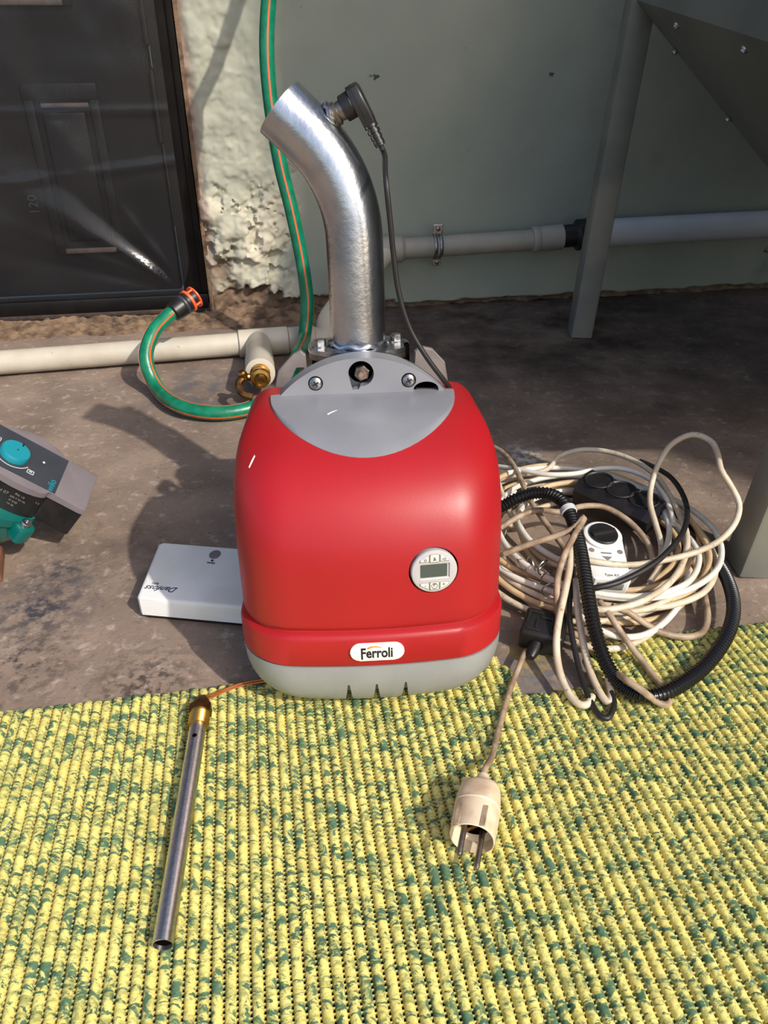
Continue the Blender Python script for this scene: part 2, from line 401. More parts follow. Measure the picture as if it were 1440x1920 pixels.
# ---- back wall: rough plaster relief next to the door, painted elsewhere
DOOR_R = -0.879                                           # right outer edge of the door frame (along the wall)
def rough_wall(name, s0, s1, ds):
    s = np.unique(np.concatenate([np.arange(s0, s0 + .34, .0032), np.linspace(s0 + .34, s1, int((s1 - s0 - .34) / ds))]))
    h = np.unique(np.concatenate([np.arange(-.01, .70, .0032), np.linspace(.70, 2.3, 14)]))
    S, Hh = np.meshgrid(s, h)
    # how rough: strongest low and close to the door
    d = S - DOOR_R
    lim = .19 + .05 * (fbm(S * 8, Hh * 8, 5, 3) - .5) * 2 - .10 * sstep(.25, .6, Hh)
    rough = 1 - sstep(lim - .04, lim + .05, d)
    low = 1 - sstep(.18, .34, Hh + .12 * (fbm(S * 6, Hh * 6, 9) - .5))
    n1 = fbm(S * 22, Hh * 22, 3, 5); n2 = fbm(S * 60, Hh * 60, 4, 4); n3 = fbm(S * 9, Hh * 9, 7, 3)
    rid = 1 - np.abs(n1 * 2 - 1)
    off = (n3 - .5) * .006
    n4 = fbm(S * 20 + 1.2 * n1, Hh * 20 + 1.2 * n2, 19, 5); chip = sstep(.46, .49, n4) + sstep(.57, .59, n4) * .6      # flakes with sharp edges
    off = off + rough * ((n1 - .5) * (.006 + .012 * low) + (n2 - .5) * (.005 + .010 * low) + chip * (.0008 + .0036 * low))
    pit = sstep(.60, .64, fbm(S * 30 + 40, Hh * 30, 11, 5)) * rough * (.15 + .85 * low)
    off = off - pit * .012
    # hand-trowelled streaks higher up
    off = off + (fbm(S * 40 + Hh * 20, Hh * 26 - S * 30, 13, 3) - .5) * .006 * (1 - low) * (1 - sstep(.12, .3, d))
    # plaster stops above the floor; brown mortar underneath, set back
    foot = .045 + .030 * (fbm(S * 14, S * 3, 15, 4) - .5) * 2 + .015 * sstep(0, -.1, d - .2) 
    foot = np.where(d > .42, .008 + .014 * (fbm(S * 30, S * 5, 17, 3) - .3), foot * (1 - .5 * sstep(.25, .42, d)))
    mort = 1 - sstep(foot - .004, foot + .004, Hh + (n2 - .5) * .03 * (d < .4))
    bare = (1 - sstep(.03, .07, d + (n1 - .5) * .12)) * (1 - sstep(.10, .17, Hh + (n2 - .5) * .08)); mort = np.maximum(mort, bare * .9)
    edge = (1 - sstep(0, .018 + .025 * (fbm(Hh * 12, Hh * 3, 21, 4)), d))
    off = off * (1 - mort) + mort * (-.016 + (n2 - .5) * .022 + (n1 - .5) * .02)
    off = off - edge * .010 * (1 - mort)
    P = np.array(P0); A = np.array(WD); N = np.array(WN)
    Xw = P[0] + A[0] * S + N[0] * off; Yw = P[1] + A[1] * S + N[1] * off
    me = grid_mesh(name, Xw, Yw, Hh)
    lime = np.clip(rough * (.35 + .9 * low) * (1 - mort), 0, 1) * (0.60 + .40 * sstep(.42, .6, n1))
    col = np.stack([lime, mort, np.clip(edge * 1.2, 0, 1) * (1 - mort), np.ones_like(S)], -1).reshape(-1)
    at = me.color_attributes.new('coat', 'FLOAT_COLOR', 'POINT'); at.data.foreach_set('color', col.astype(np.float32))
    o = link(name, me, 'wall', None, 60); return o
wall = rough_wall('wall_back', DOOR_R + .001, 1.7, .0055); tag(wall, kind='structure')
# reveal edge and the wall on the far side of the door
bm = bmesh.new()
def wall_block(bm, s0, s1, h0, h1, o0, o1, bev=0):
    m = Matrix.Identity(4); m.col[0][:3] = WD; m.col[1][:3] = -WN; m.col[2][:3] = (0, 0, 1); m.translation = P0
    return add_box(bm, ((s0 + s1) / 2, -(o0 + o1) / 2, (h0 + h1) / 2), (s1 - s0, o1 - o0, h1 - h0), bev, 2, m)
wall_block(bm, DOOR_R - .002, DOOR_R + .006, 0, 2.3, -.12, -.006)
wall_block(bm, -3.2, -1.82, 0, 2.3, -.12, 0)
wall_block(bm, -1.82, DOOR_R, 2.05, 2.3, -.12, 0)
o = obj('wall_side', bm, 'mortar'); tag(o, kind='structure')

bm = bmesh.new(); add_box(bm, (2.55, .865, 2.2), (.25, 3.47, 4.4)); o = obj('wall_shade_caster', bm, 'wall'); tag(o, kind='structure')  # tall wall added out of view to shade the back wall
# ---- door: frame, slab, moulded panels, hinges
door = empty('door_1', wpt(-1.35, 0, -.03)); tag(door, kind='structure')
inv = Matrix.Translation(-door.location)
def dpart(name, blocks, m, bev=.002):
    bm = bmesh.new()
    for b in blocks: wall_block(bm, *b, bev)
    bmesh.ops.transform(bm, matrix=inv, verts=bm.verts); return obj(name, bm, m, door)
FR = DOOR_R - .004
dpart('door_frame', [(FR - .050, FR, .035, 2.05, -.06, -.002)], 'frame', .004)
dpart('door_frame', [(-1.82, -1.77, .035, 2.05, -.06, -.002)], 'frame', .004)
dpart('frame_moulding', [(FR - .012, FR, .06, 2.05, -.002, .004)], 'frame', .002)
dpart('door_slab', [(-1.77, FR - .056, .062, 2.03, -.055, -.018)], 'door', .003)
dpart('door_sill', [(-1.82, FR, .022, .056, -.07, .004)], 'frame', .004)
dpart('sill_edge', [(-1.80, FR - .06, .016, .026, -.06, .006)], 'edgebrown', .002)
def moulding(s0, s1, h0, h1):
    t = .018
    dpart('panel_moulding', [(s0, s0 + t, h0, h1, -.018, -.011), (s1 - t, s1, h0, h1, -.018, -.011), (s0, s1, h1 - t * 1.6, h1, -.018, -.009)], 'door', .003)
    dpart('panel_ledge', [(s0 + t, s1 - t, h0, h0 + .010, -.018, -.010)], 'edgebrown', .002)
    dpart('panel_ledge', [(s0 + .03, s1 - .02, h1 - .042, h1 - .034, -.018, -.011)], 'edgebrown', .002)
    dpart('raised_panel', [(s0 + t + .012, s1 - t - .012, h0 + .026, h1 - .05, -.018, -.012)], 'door', .004)
moulding(-1.185, -1.045, .150, .468)
moulding(-1.60, -1.42, .150, .468)
moulding(-1.62, -1.06, .592, 1.15)
for hh in (.43, .60):
    bm = bmesh.new(); q = wpt(FR - .053, hh - .06, -.012)
    add_lathe(bm, [(.001, -.012), (.006, -.008), (.0065, 0), (.0065, .11), (.006, .118), (.001, .122)], 12, Matrix.Translation(q))
    bmesh.ops.transform(bm, matrix=inv, verts=bm.verts); obj('hinge', bm, 'frame', door)
s_, h_ = W(62, 385, -.012)
q = wpt(s_, h_, -.0175)
mt = Matrix((V((0, 0, 1)), -WD, WN)).transposed().to_4x4(); mt.translation = q - door.location
text('size_mark', '120', .026, 'ink', door, mt)

# ---- crumbling mortar step under the door
s = np.linspace(-2.0, -.45, 420); t = np.linspace(0, 1, 40)
S, T = np.meshgrid(s, t)
out = .002 + .115 * T - .07 * sstep(-.8, -.5, S) * T
hh = .024 * (1 - T ** 1.6) + (fbm(S * 26, T * 6, 31, 5) - .5) * .030 * (1 - T * .5) + (fbm(S * 90, T * 22, 33, 3) - .5) * .012 - .010 * sstep(.8, 1, T) - .006
hh = hh * (1 - sstep(-.66, -.46, S)) - .006 * sstep(-.66, -.46, S)
Pn, An, Nn = np.array(P0), np.array(WD), np.array(WN)
o = link('trim_1', grid_mesh('trim_1', Pn[0] + An[0] * S + Nn[0] * (out - .02), Pn[1] + An[1] * S + Nn[1] * (out - .02), hh), 'mortar', None, 60)
tag(o, kind='structure')

# ---- clear plastic film hung over the door
def film():
    s1, h0 = FR - .030, .060
    s = np.linspace(-1.76, s1, 150); h = np.linspace(h0, 1.2, 150)
    S, Hh = np.meshgrid(s, h)
    cs, ch = FR - .040, .066                              # corner the folds pull towards
    dx, dy = S - cs, Hh - ch; r = np.hypot(dx, dy) + 1e-6; a = np.arctan2(dy, -dx)
    fold = np.zeros_like(S)
    for a0, w0, amp in ((.62, .085, .018), (.80, .05, -.006), (.42, .05, .007), (1.0, .05, .006), (.25, .04, -.004)):
        fold += amp * np.exp(-((a - a0) / w0) ** 2) * sstep(0, .08, r) * np.exp(-r / .26)
    crease = .004 * np.exp(-((Hh - .422) / .004) ** 2) + .003 * np.exp(-((Hh - .30 - .10 * (S + 1.2)) / .006) ** 2)
    bil = (fbm(S * 5, Hh * 5, 41, 3) - .5) * .018 + (fbm(S * 16, Hh * 10, 43, 3) - .5) * .004
    off = .010 + fold + crease + bil * sstep(0, .06, Hh - h0) * sstep(0, .06, s1 - S)
    off = np.maximum(off, -.003)
    # rounded lower corner
    k = sstep(.10, 0, Hh - h0)
    S2 = S - k * k * .02 * sstep(s1 - .2, s1, S)
    return grid_mesh('plastic_sheet', Pn[0] + An[0] * S2 + Nn[0] * off, Pn[1] + An[1] * S2 + Nn[1] * off, Hh)
o = link('plastic_sheet', film(), 'film', None, 80)
tag(o, 'clear plastic sheet hanging creased over the dark door', 'plastic sheet')

# ================================================================== PIPEWORK
def cyl_between(a, b, r, n=24):
    return tube([V(a), V(a).lerp(V(b), .5), V(b)], r, n)
def ribbed(a, b, prof, n=28, x=(0, 0, 1)):
    a, b = V(a), V(b); L = (b - a).length
    return lathe([(r, t * L) for r, t in prof], n, axis_mtx(a, b - a, x if abs((b - a).normalized().dot(V(x))) < .9 else (1, 0, 0)))
pr = .0225
Lp = G(0, 680, .024); Tp = G(447, 645, .026); dirp = (Tp - Lp).normalized()
pipe = empty('drain_pipe', Tp * 1.0); pipe.location.z = 0
tag(pipe, 'beige plastic waste pipe with tee, running along the floor and up the wall', 'pipe')
def ppart(name, bm, m, par=None):
    bmesh.ops.transform(bm, matrix=Matrix.Translation(-pipe.location), verts=bm.verts); return obj(name, bm, m, par or pipe)
ppart('pipe_run', cyl_between(Lp - dirp * .8, Tp + dirp * .02, pr), 'pvc')
R2 = pr + .005
Te = Tp + dirp * .100
ppart('tee', ribbed(Tp, Te, [(R2 - .004, 0), (R2, .02), (R2, .98), (R2 - .004, 1)]), 'pvc')
Tm = Tp + dirp * .040
br_end = G(488, 700, .050)
brd = (br_end - Tm).normalized()
ppart('tee_branch', ribbed(Tm, br_end, [(R2 * .92, 0), (R2 * .92, .6), (R2 * .97, .62), (R2 * .95, .99), (.014, 1.0)]), 'pvc')
ppart('coupling', ribbed(Te - dirp * .002, Te + dirp * .055, [(R2 - .006, 0), (R2 - .002, .05), (R2 - .002, .93), (pr, 1)]), 'pvc')
Ts = Te + dirp * .045
wq = wpt(W(728, 462, .045)[0], .146, .045)
bendp = spline([Ts, Ts + dirp * .03, Ts.lerp(wq, .22) + V((0, 0, -.004)), Ts.lerp(wq, .8), wq], .01)
ppart('rising_pipe', tube(bendp, pr, 24), 'pvc')
s0 = W(728, 462, .045)[0]
wa = wpt(s0, .146, .045)
ppart('elbow', ribbed(wa - WD * .035, wa + WD * .035, [(.01, 0), (R2, .12), (R2 + .001, .9), (R2 - .004, 1)]), 'pvcgrey')
sE = W(1000, 440, .045)[0]; wb = wpt(sE, .155, .045)
ppart('wall_pipe', cyl_between(wa, wb + WD * .02, pr), 'pvcgrey')
sF = W(1056, 432, .045)[0]; wc = wpt(sF, .159, .045)
ppart('coupling', ribbed(wb - WD * .004, wc, [(R2 - .001, 0), (R2 + .001, .04), (R2 + .001, .2), (R2 - .001, .24), (R2, .96), (R2 - .004, 1)]), 'pvcgrey')
sG = W(1108, 428, .045)[0]; wd_ = wpt(sG, .163, .045)
ppart('rubber_sleeve', ribbed(wc - WD * .004, wd_, [(R2 - .003, 0), (R2 - .003, .45), (R2 + .006, .55), (R2 + .006, .9), (R2 + .002, 1)]), 'blackrub')
wz = wpt(1.6, .185, .045)
ppart('wide_pipe', cyl_between(wd_ - WD * .004, wz, .030), 'pvcwhite')
# clamp on the wall pipe
sc_ = W(820, 440, .045)[0]; cc = wpt(sc_, .150, .045)
clamp = bmesh.new()
for d in (-.006, .006):
    ring = [cc + WD * d + (WN * math.cos(a) + V((0, 0, 1)) * math.sin(a)) * (pr + .002) for a in np.linspace(-2.0, 2.0, 26)]
    add_tube(clamp, ring, .0035, 6)
mW = Matrix((WD, -WN, V((0, 0, 1)))).transposed().to_4x4(); mW.translation = cc
add_box(clamp, (0, -.003, .036), (.022, .004, .020), .0015, 1, mW); add_box(clamp, (0, -.003, -.034), (.020, .004, .016), .0015, 1, mW)
co_ = ppart('pipe_clamp', clamp, 'bolt')
for z in (.037, -.034):
    ppart('clamp_screw', lathe([(.005, 0), (.005, .002), (.003, .0035), (.0005, .004)], 12, mW @ Matrix.Translation((0, -.005, z)) @ Matrix.Rotation(math.pi / 2, 4, 'X')), 'steelraw', co_ if False else None)
# brass valve in the tee branch
vb = br_end + brd * -.006
val = obj('valve', (lambda b: (bmesh.ops.transform(b, matrix=Matrix.Translation(-pipe.location), verts=b.verts), b)[1])(
    ribbed(vb, vb + brd * .058, [(.016, 0), (.0175, .05), (.0175, .12), (.014, .14), (.0150, .3), (.0150, .46), (.017, .5), (.0175, .62), (.0165, .7), (.0105, .73), (.0115, .76), (.0105, .8), (.0115, .84), (.0105, .88), (.0112, .93), (.0100, 1), (.0070, 1), (.0065, .9)], 20)), 'brass', pipe)
hk = vb + brd * .030
lever = spline([hk + V((-.010, 0, -.002)), hk + V((-.026, -.004, .002)), hk + V((-.036, -.020, -.006)), hk + V((-.026, -.034, -.016)), hk + V((-.010, -.036, -.020))], .004)
b = tube(lever, .0065, 10); bmesh.ops.transform(b, matrix=Matrix.Translation(-pipe.location), verts=b.verts); obj('valve_lever', b, 'brassdark', val)
b = lathe([(.007, 0), (.008, .003), (.008, .014), (.005, .017)], 10, axis_mtx(hk + V((-.026, -.004, -.002)), (-.3, -.2, 1))); bmesh.ops.transform(b, matrix=Matrix.Translation(-pipe.location), verts=b.verts); obj('lever_boss', b, 'brass', val)

# ================================================================== GREEN HOSE
HR = .0128
hp = [V((.02, 1.74, 2.24)), V((.10, 1.62, 1.9)), V((.12, 1.54, 1.5)), V((.09, 1.51, 1.2)), V((.02, 1.50, 1.0)), V((-.055, 1.505, .86)), V((-.118, 1.51, .745)), V((-.176, 1.515, .655)), PY(504, 0, 1.52), PY(500, 90, 1.51), PY(506, 180, 1.50), PY(524, 300, 1.49), PY(548, 400, 1.48), PY(568, 500, 1.47), PY(576, 570, 1.46), PY(571, 630, 1.44), G(556, 672, .06), G(548, 700, .03), G(552, 730, HR), G(560, 752, HR), G(540, 757, HR), G(505, 748, HR + .006), G(462, 768, HR), G(400, 775, HR), G(338, 762, HR + .004), PY(292, 722, 1.275), PY(274, 672, 1.30), PY(286, 626, 1.335), PY(316, 592, 1.375), PY(332, 579, 1.39)]  # unseen upper bend is shaped so its shadow crosses the plaster
hpts = resample(spline(hp, .006), .006)
hose = empty('garden_hose', (hpts[-1].x, hpts[-1].y, 0)); tag(hose, 'green garden hose with orange stripes hanging down the wall and curling on the floor', 'hose')
inv_h = Matrix.Translation(-hose.location)
def hpart(name, bm, m, par=None):
    bmesh.ops.transform(bm, matrix=inv_h, verts=bm.verts); return obj(name, bm, m, par or hose)
ht = hpart('hose_tube', tube(hpts, HR, 18, True, (0, -1, 0)), 'hose')
for a in (-.35, -.35 + 2.09, -.35 + 4.19):
    hpart('stripe', strip(hpts, HR, a, .12, (0, -1, 0)), 'stripe', ht)
cdir = (hpts[-1] - hpts[-8]).normalized(); cm = axis_mtx(hpts[-1] - cdir * .012, cdir + V((.25, .1, .05)))
conn = hpart('hose_connector', lathe([(.0135, 0), (.0170, .002), (.0185, .012), (.0190, .022), (.0175, .024), (.0175, .030), (.019, .032), (.019, .040), (.0165, .042), (.0165, .056)], 28, cm), 'black')
hpart('grip_band', lathe([(.0178, .0235), (.0192, .025), (.0192, .029), (.0178, .0305)], 28, cm, False), 'pumpface', conn)
for z0, z1, r in ((.036, .043, .0212), (.052, .057, .0205)):
    hpart('orange_collar', lathe([(r - .004, z0), (r, z0 + .001), (r, z1 - .001), (r - .004, z1), (r - .004, z0)], 28, cm, False), 'conn', conn)
bm = bmesh.new()
for a in (0, 1.57, 3.14, 4.71): add_box(bm, (.0185 * math.cos(a), .0185 * math.sin(a), .047), (.004, .004, .014), .001, 1, cm)
hpart('collar_bridge', bm, 'conn', conn)

# ================================================================== HOPPER STAND
hop = empty('pellet_hopper', (.44, .77, 0)); tag(hop, 'grey sheet metal pellet hopper on square legs at the right', 'hopper')
invo = Matrix.Translation(-hop.location)
def opart(name, bm, m, par=None, sm=30):
    bmesh.ops.transform(bm, matrix=invo, verts=bm.verts); return obj(name, bm, m, par or hop, sm)
A_, B_, C_, D_ = V((.435, 1.60, .600)), V((.478, .655, .512)), V((.80, 1.30, .20)), V((.80, 1.05, .20))
A2, B2, C2, D2 = V((1.34, 1.64, .600)), V((1.34, .675, .512)), V((.96, 1.30, .20)), V((.96, 1.05, .20))
TOP = .93
def up(p): return V((p.x, p.y, TOP))
def panel(ps, th=.003):
    bm = bmesh.new(); n = (ps[1] - ps[0]).cross(ps[2] - ps[0]).normalized() * th
    a = [bm.verts.new(p) for p in ps]; b2 = [bm.verts.new(p + n) for p in ps]; k = len(ps)
    bm.faces.new(a[::-1]); bm.faces.new(b2)
    for i in range(k): bm.faces.new((a[i], a[(i + 1) % k], b2[(i + 1) % k], b2[i]))
    return bm
for ps in ((A_, B_, D_, C_), (B_, B2, D2, D_), (B2, A2, C2, D2), (A2, A_, C_, C2)): opart('funnel_panel', panel(ps), 'hopper')
for ps in ((up(A_), up(B_), B_, A_), (up(B_), up(B2), B2, B_), (up(B2), up(A2), A2, B2), (up(A2), up(A_), A_, A2)): opart('bin_panel', panel(ps), 'hopper')
opart('bin_lid', panel([up(A_), up(B_), up(B2), up(A2)]), 'hopper')
opart('outlet', box(((C_.x + C2.x) / 2, 1.175, .165), (.15, .22, .08), .004), 'hopper')
def leg(base, top, w):
    d = (top - base).normalized(); m = axis_mtx(base, d, (1, .02, 0)); L = (top - base).length
    return opart('leg', prism(rrect(w, w, .004, 2), 0, L, m), 'leg')
leg(V((.459, .770, 0)), V((.495, .770, .56)), .050)
leg(V((.420, 1.595, 0)), V((.452, 1.615, .66)), .045)
leg(V((1.32, .77, 0)), V((1.32, .77, .56)), .050)
leg(V((1.32, 1.61, 0)), V((1.32, 1.61, .66)), .045)
def rivet(p, n, r=.004):
    opart('rivet', lathe([(r * 1.4, -.001), (r * 1.4, .0012), (r, .0015), (r * .9, .004), (r * .3, .005)], 10, axis_mtx(p, n)), 'bolt')
nl = (B_ - A_).cross(C_ - A_).normalized()
if nl.x > 0: nl = -nl
for t in (.18, .42, .66): rivet(A_.lerp(C_, t) + (B_ - A_) * .012 + nl * .003, nl)
for t in (.24, .5, .75): rivet(A_.lerp(B_, t) + V((0, 0, -.012)) + nl * .004, nl)
# a strut that props the lid; it stands above the picture
# ================================================================== FLOOR MAT
ME0, ME1 = G(0, 1340), G(1440, 1170)
mdir = (ME1 - ME0); mdir.z = 0; mdir.normalize(); mback = V((mdir.y, -mdir.x, 0))     # mback: towards the camera
matroot = empty('floor_mat', ME0); tag(matroot, 'yellow and green marbled foam mat stitched in ridges, across the foreground', 'floor mat')
PIT = .0094; SR = .0050
ns = 134; first = -26
def strand_axis(i):
    """start point and direction of strand i, measured along the far edge"""
    s = (first + i) * PIT
    st = 0.0
    px = s / (ME1 - ME0).length
    a = 0.055 * sstep(.55, 1.0, px)
    d = mback * math.cos(a) + mdir * math.sin(a) * 1.0
    n1 = .062 * float(sstep(.612, .622, px) * (1 - sstep(.722, .735, px)))
    jit = .0035 * (vnoise(i * 7.7, 1.5) - .5)
    return ME0 + mdir * s + d * (n1 + float(jit)), d
rows = {}
def strand_mesh(i):
    p, d = strand_axis(i); L = .62 - (p - ME0).dot(mback) * .9
    n = int(L / .0062); ts = np.linspace(0, L, n); K = 7
    e = V((d.y, -d.x, 0)); e = -e if e.dot(mdir) < 0 else e
    vs, fs = [], []
    for j, t in enumerate(ts):
        bulge = 1 + .10 * (vnoise(t * 120, i * 3.3) - .5) + .05 * math.sin(t * 2 * math.pi / .0125 + i)
        if j in (0, n - 1): bulge *= .55
        w = .00412 * min(1.03, .9 + .1 * bulge)
        for k in range(K):
            a = math.pi * k / (K - 1)
            x = w * math.cos(a); z = .0006 + .0072 * bulge * math.sin(a) ** .55 + (.0004 * (vnoise(t * 400, i * 5, k) - .5))
            q = p + d * t - e * x; vs.append((q.x - ME0.x, q.y - ME0.y, z))
    for j in range(n - 1):
        for k in range(K - 1):
            b = j * K + k; fs.append((b, b + 1, b + K + 1, b + K))
    fs.append(tuple(range(K))); fs.append(tuple(range((n - 1) * K, n * K))[::-1])
    me = bpy.data.meshes.new('strand'); me.from_pydata(vs, [], fs); return me
for i in range(ns):
    link('strand', strand_mesh(i), 'foam', matroot, 50)
vs, fs = [], []
for i in range(ns - 1):
    p, d = strand_axis(i); p2, d2 = strand_axis(i + 1)
    L = .60 - max((p - ME0).dot(mback), (p2 - ME0).dot(mback)) * .9; t = .006
    o0 = max((p - ME0).dot(mback), (p2 - ME0).dot(mback))
    while t < L:
        a = p + d * t; b2 = p2 + d2 * (t + (p - p2).dot(mback)); c = (a + b2) / 2; e = (b2 - a).normalized() * .0023; dd = d * .0005
        z = .0044; n0 = len(vs)
        for q in (c - e - dd, c + e - dd, c + e + dd, c - e + dd): vs.append((q.x - ME0.x, q.y - ME0.y, z + .0))
        for q in (c - e - dd, c + e - dd, c + e + dd, c - e + dd): vs.append((q.x - ME0.x, q.y - ME0.y, z - .003))
        fs += [(n0, n0 + 1, n0 + 2, n0 + 3), (n0 + 4, n0 + 5, n0 + 1, n0), (n0 + 6, n0 + 7, n0 + 3, n0 + 2)]
        t += .0038
me = bpy.data.meshes.new('stitching'); me.from_pydata(vs, [], fs)
o = link('stitching', me, 'thread', matroot, 0); tag(o, kind='stuff')
bm = bmesh.new(); rowa, rowb = [], []
for i in range(ns):
    p, d = strand_axis(i); a = p + d * .004; b2 = p + d * (.61 - (p - ME0).dot(mback) * .9)
    rowa.append(bm.verts.new((a.x - ME0.x, a.y - ME0.y, .0006))); rowb.append(bm.verts.new((b2.x - ME0.x, b2.y - ME0.y, .0006)))
for i in range(ns - 1): bm.faces.new((rowa[i], rowa[i + 1], rowb[i + 1], rowb[i]))
obj('backing', bm, 'backing', matroot)
MATZ = .0085

# ================================================================== PELLET BURNER
BY = math.radians(3.3); TILT = math.radians(7.9)
BO = V((-.0072, .515, .0176))
burner = empty('pellet_burner', mtx=Matrix.Translation(BO) @ Matrix.Rotation(BY, 4, 'Z') @ Matrix.Rotation(math.radians(-.75), 4, 'Y') @ Matrix.Rotation(-TILT, 4, 'X'))
tag(burner, 'red hooded pellet burner with grey top cap and bent steel feed pipe', 'pellet burner')
HWID, BACK = .1225, .185
YS, RY, ZS, RZ, NN = .162, .172, .150, .120, 2.4
ZT = ZS + RZ
def f_of(z):
    if z <= ZS: return YS - RY
    c = max(0.0, 1 - ((z - ZS) / RZ) ** NN); return YS - RY * c ** (1 / NN)
def w_of(z):
    zw = .205
    if z <= zw: return HWID
    u = min(1, (z - zw) / (ZT - zw)); return HWID - .036 * (1 - max(0.0, 1 - u ** 2.5) ** (1 / 2.5))
def outline(z, off=0.0, n=10, nf=14):
    w, f = w_of(z) + off, f_of(z) - off
    b = BACK
    r = max(.004, min(.048 + off * .5, (b - f) * .75, w * .6)); ry = r
    cv = .013 * min(1, (b - f) / .12)
    pts = [(-w, b)]
    pts += [(-w, b - (b - f - ry) * k / 4) for k in range(1, 4)]
    for k in range(n + 1):
        a = math.pi / 2 * k / n; pts.append((-w + r - r * math.cos(a), f + ry - ry * math.sin(a)))
    for k in range(1, nf): pts.append((-w + r + (2 * w - 2 * r) * k / nf, f))
    for k in range(n + 1):
        a = math.pi / 2 * (1 - k / n); pts.append((w - r + r * math.cos(a), f + ry - ry * math.sin(a)))
    pts += [(w, b - (b - f - ry) * k / 4) for k in range(3, 0, -1)] + [(w, b)]
    return [(x, y + cv * (x / w) ** 2 * max(0.0, min(1, (b - .02 - y) / .1))) for x, y in pts]
def ring_solid(levels):
    bm = bmesh.new(); rings = [[bm.verts.new((x, y, z + dz)) for x, y in outline(zz, off)] for zz, off, z, dz in levels]
    n = len(rings[0])
    for a, b in zip(rings, rings[1:]):
        for i in range(n): bm.faces.new((a[i], a[(i + 1) % n], b[(i + 1) % n], b[i]))
    bm.faces.new(rings[0][::-1]); bm.faces.new(rings[-1]); return bm
Z1, Z2 = .062, .096
lv = [(Z1, .0015, Z1, 0), (Z1 + .002, .003, Z1 + .002, 0), (Z2 - .006, .0035, Z2 - .006, 0), (Z2 - .0025, .0025, Z2 - .0025, 0), (Z2 - .001, .0005, Z2 - .001, 0), (Z2 + .0005, -.0022, Z2 + .0005, 0), (Z2 + .0025, -.0024, Z2 + .0025, 0), (Z2 + .004, -.0008, Z2 + .004, 0), (Z2 + .008, 0, Z2 + .008, 0)]
for z in np.linspace(Z2 + .014, ZS, 6): lv.append((z, 0, z, 0))
for t in np.linspace(0, math.pi / 2, 30)[1:]:
    z = ZS + RZ * math.sin(t) ** (2 / NN) * .9995; lv.append((z, 0, z, 0))
hood = obj('hood', ring_solid(lv), 'red', burner, 40)
def inside_dome(x, y, z):
    w, f = w_of(z), f_of(z); r = max(.004, min(.048, (BACK - f) * .75, w * .6)); cv = .013 * min(1, (BACK - f) / .12)
    y = y - cv * (x / w) ** 2 * max(0.0, min(1, (BACK - .02 - y) / .1))
    if abs(x) > w or y < f: return False
    dx, dy = abs(x) - (w - r), (f + r) - y
    return not (dx > 0 and dy > 0 and dx * dx + dy * dy > r * r)
def dome_z(x, y):
    a, b = .12, ZT
    if inside_dome(x, y, ZT - 1e-4): return ZT
    for _ in range(26):
        c = (a + b) / 2
        if inside_dome(x, y, c): a = c
        else: b = c
    return a
def front_y(x, z):
    a, b = -.05, BACK
    for _ in range(26):
        c = (a + b) / 2
        if inside_dome(x, c, z): b = c
        else: a = c
    return b
# skirt
lv = []
for t in np.linspace(0, 1, 14):
    zz = Z1 * (1 - t); k = 1 - math.sqrt(max(0, 1 - (t * .985) ** 2.4)); lv.append((.07, .0028 - .052 * k, zz - .0005, 0))
lv = lv[::-1]
skirt = obj('skirt', ring_solid(lv), 'skirt', burner, 40)
cut = bmesh.new()
for x in (-.0255, .0005, .0275):
    add_prism(cut, [(x - .0006, .040), (x + .0012, .040), (x + .0066, -.012), (x - .0058, -.012)], -.06, .034, Matrix(((1, 0, 0, 0), (0, 0, 1, 0), (0, 1, 0, 0), (0, 0, 0, 1))))
boolean(skirt, cut); link('skirt_tmp', skirt.data, None, None, 40); bpy.data.objects.remove(bpy.data.objects['skirt_tmp'])
# grey cap lying on the dome
CB, CE, CW = .0405, .152, .0905                   # front-most y, rear y, half width
U, T_ = 36, 18
bm = bmesh.new(); top, bot = [], []
for j in range(T_ + 1):
    q = j / T_; rt, rb = [], []
    for i in range(U + 1):
        ph = math.pi * i / U; ex, ey = -math.cos(ph) * CW, CE - (CE - CB) * math.sin(ph)
        x = ex; y = CE + (ey - CE) * q if True else ey
        # rows go from the ridge (q=0) to the rim (q=1)
        z = dome_z(x * .999, y)
        lift = .0022 * (1 - max(0, (q - .93) / .07) ** 2 * .8)
        rt.append(bm.verts.new((x, y, z + lift))); rb.append(bm.verts.new((x, y, z - .003)))
    top.append(rt); bot.append(rb)
for j in range(T_):
    for i in range(U):
        bm.faces.new((top[j][i], top[j][i + 1], top[j + 1][i + 1], top[j + 1][i]))
for i in range(U): bm.faces.new((top[T_][i], top[T_][i + 1], bot[T_][i + 1], bot[T_][i]))
cap = obj('top_cap', bm, 'greyp', burner, 50)
# upright arch behind it
ZA, RA = .260, None
hw, sag = .0905, .047
RA = (hw * hw + sag * sag) / (2 * sag); zc = ZA + sag - RA
a0 = math.asin(hw / RA)
arc = [(RA * math.sin(t), zc + RA * math.cos(t)) for t in np.linspace(a0, -a0, 40)]
toY = Matrix(((1, 0, 0, 0), (0, 0, -1, 0), (0, 1, 0, 0), (0, 0, 0, 1)))     # prism x,y -> x,z ; z -> -y
arch = obj('arch_plate', prism(arc + [(-hw, ZA - .04), (hw, ZA - .04)], -.172, -.146, toY, .003, 3), 'greyp', burner, 40)
NUT = (-.001, .2915)
hole = circ(.0125, 24, *NUT)
SLOTC = (.0625, .2735)
cut = bmesh.new(); add_prism(cut, hole, -.160, -.10, toY)
add_prism(cut, [(NUT[0] - .011, NUT[1] - .006), (NUT[0] - .009, NUT[1] - .0155), (NUT[0] - .003, NUT[1] - .0155), (NUT[0] + .002, NUT[1] - .008)], -.1605, -.10, toY)
boolean(arch, cut)
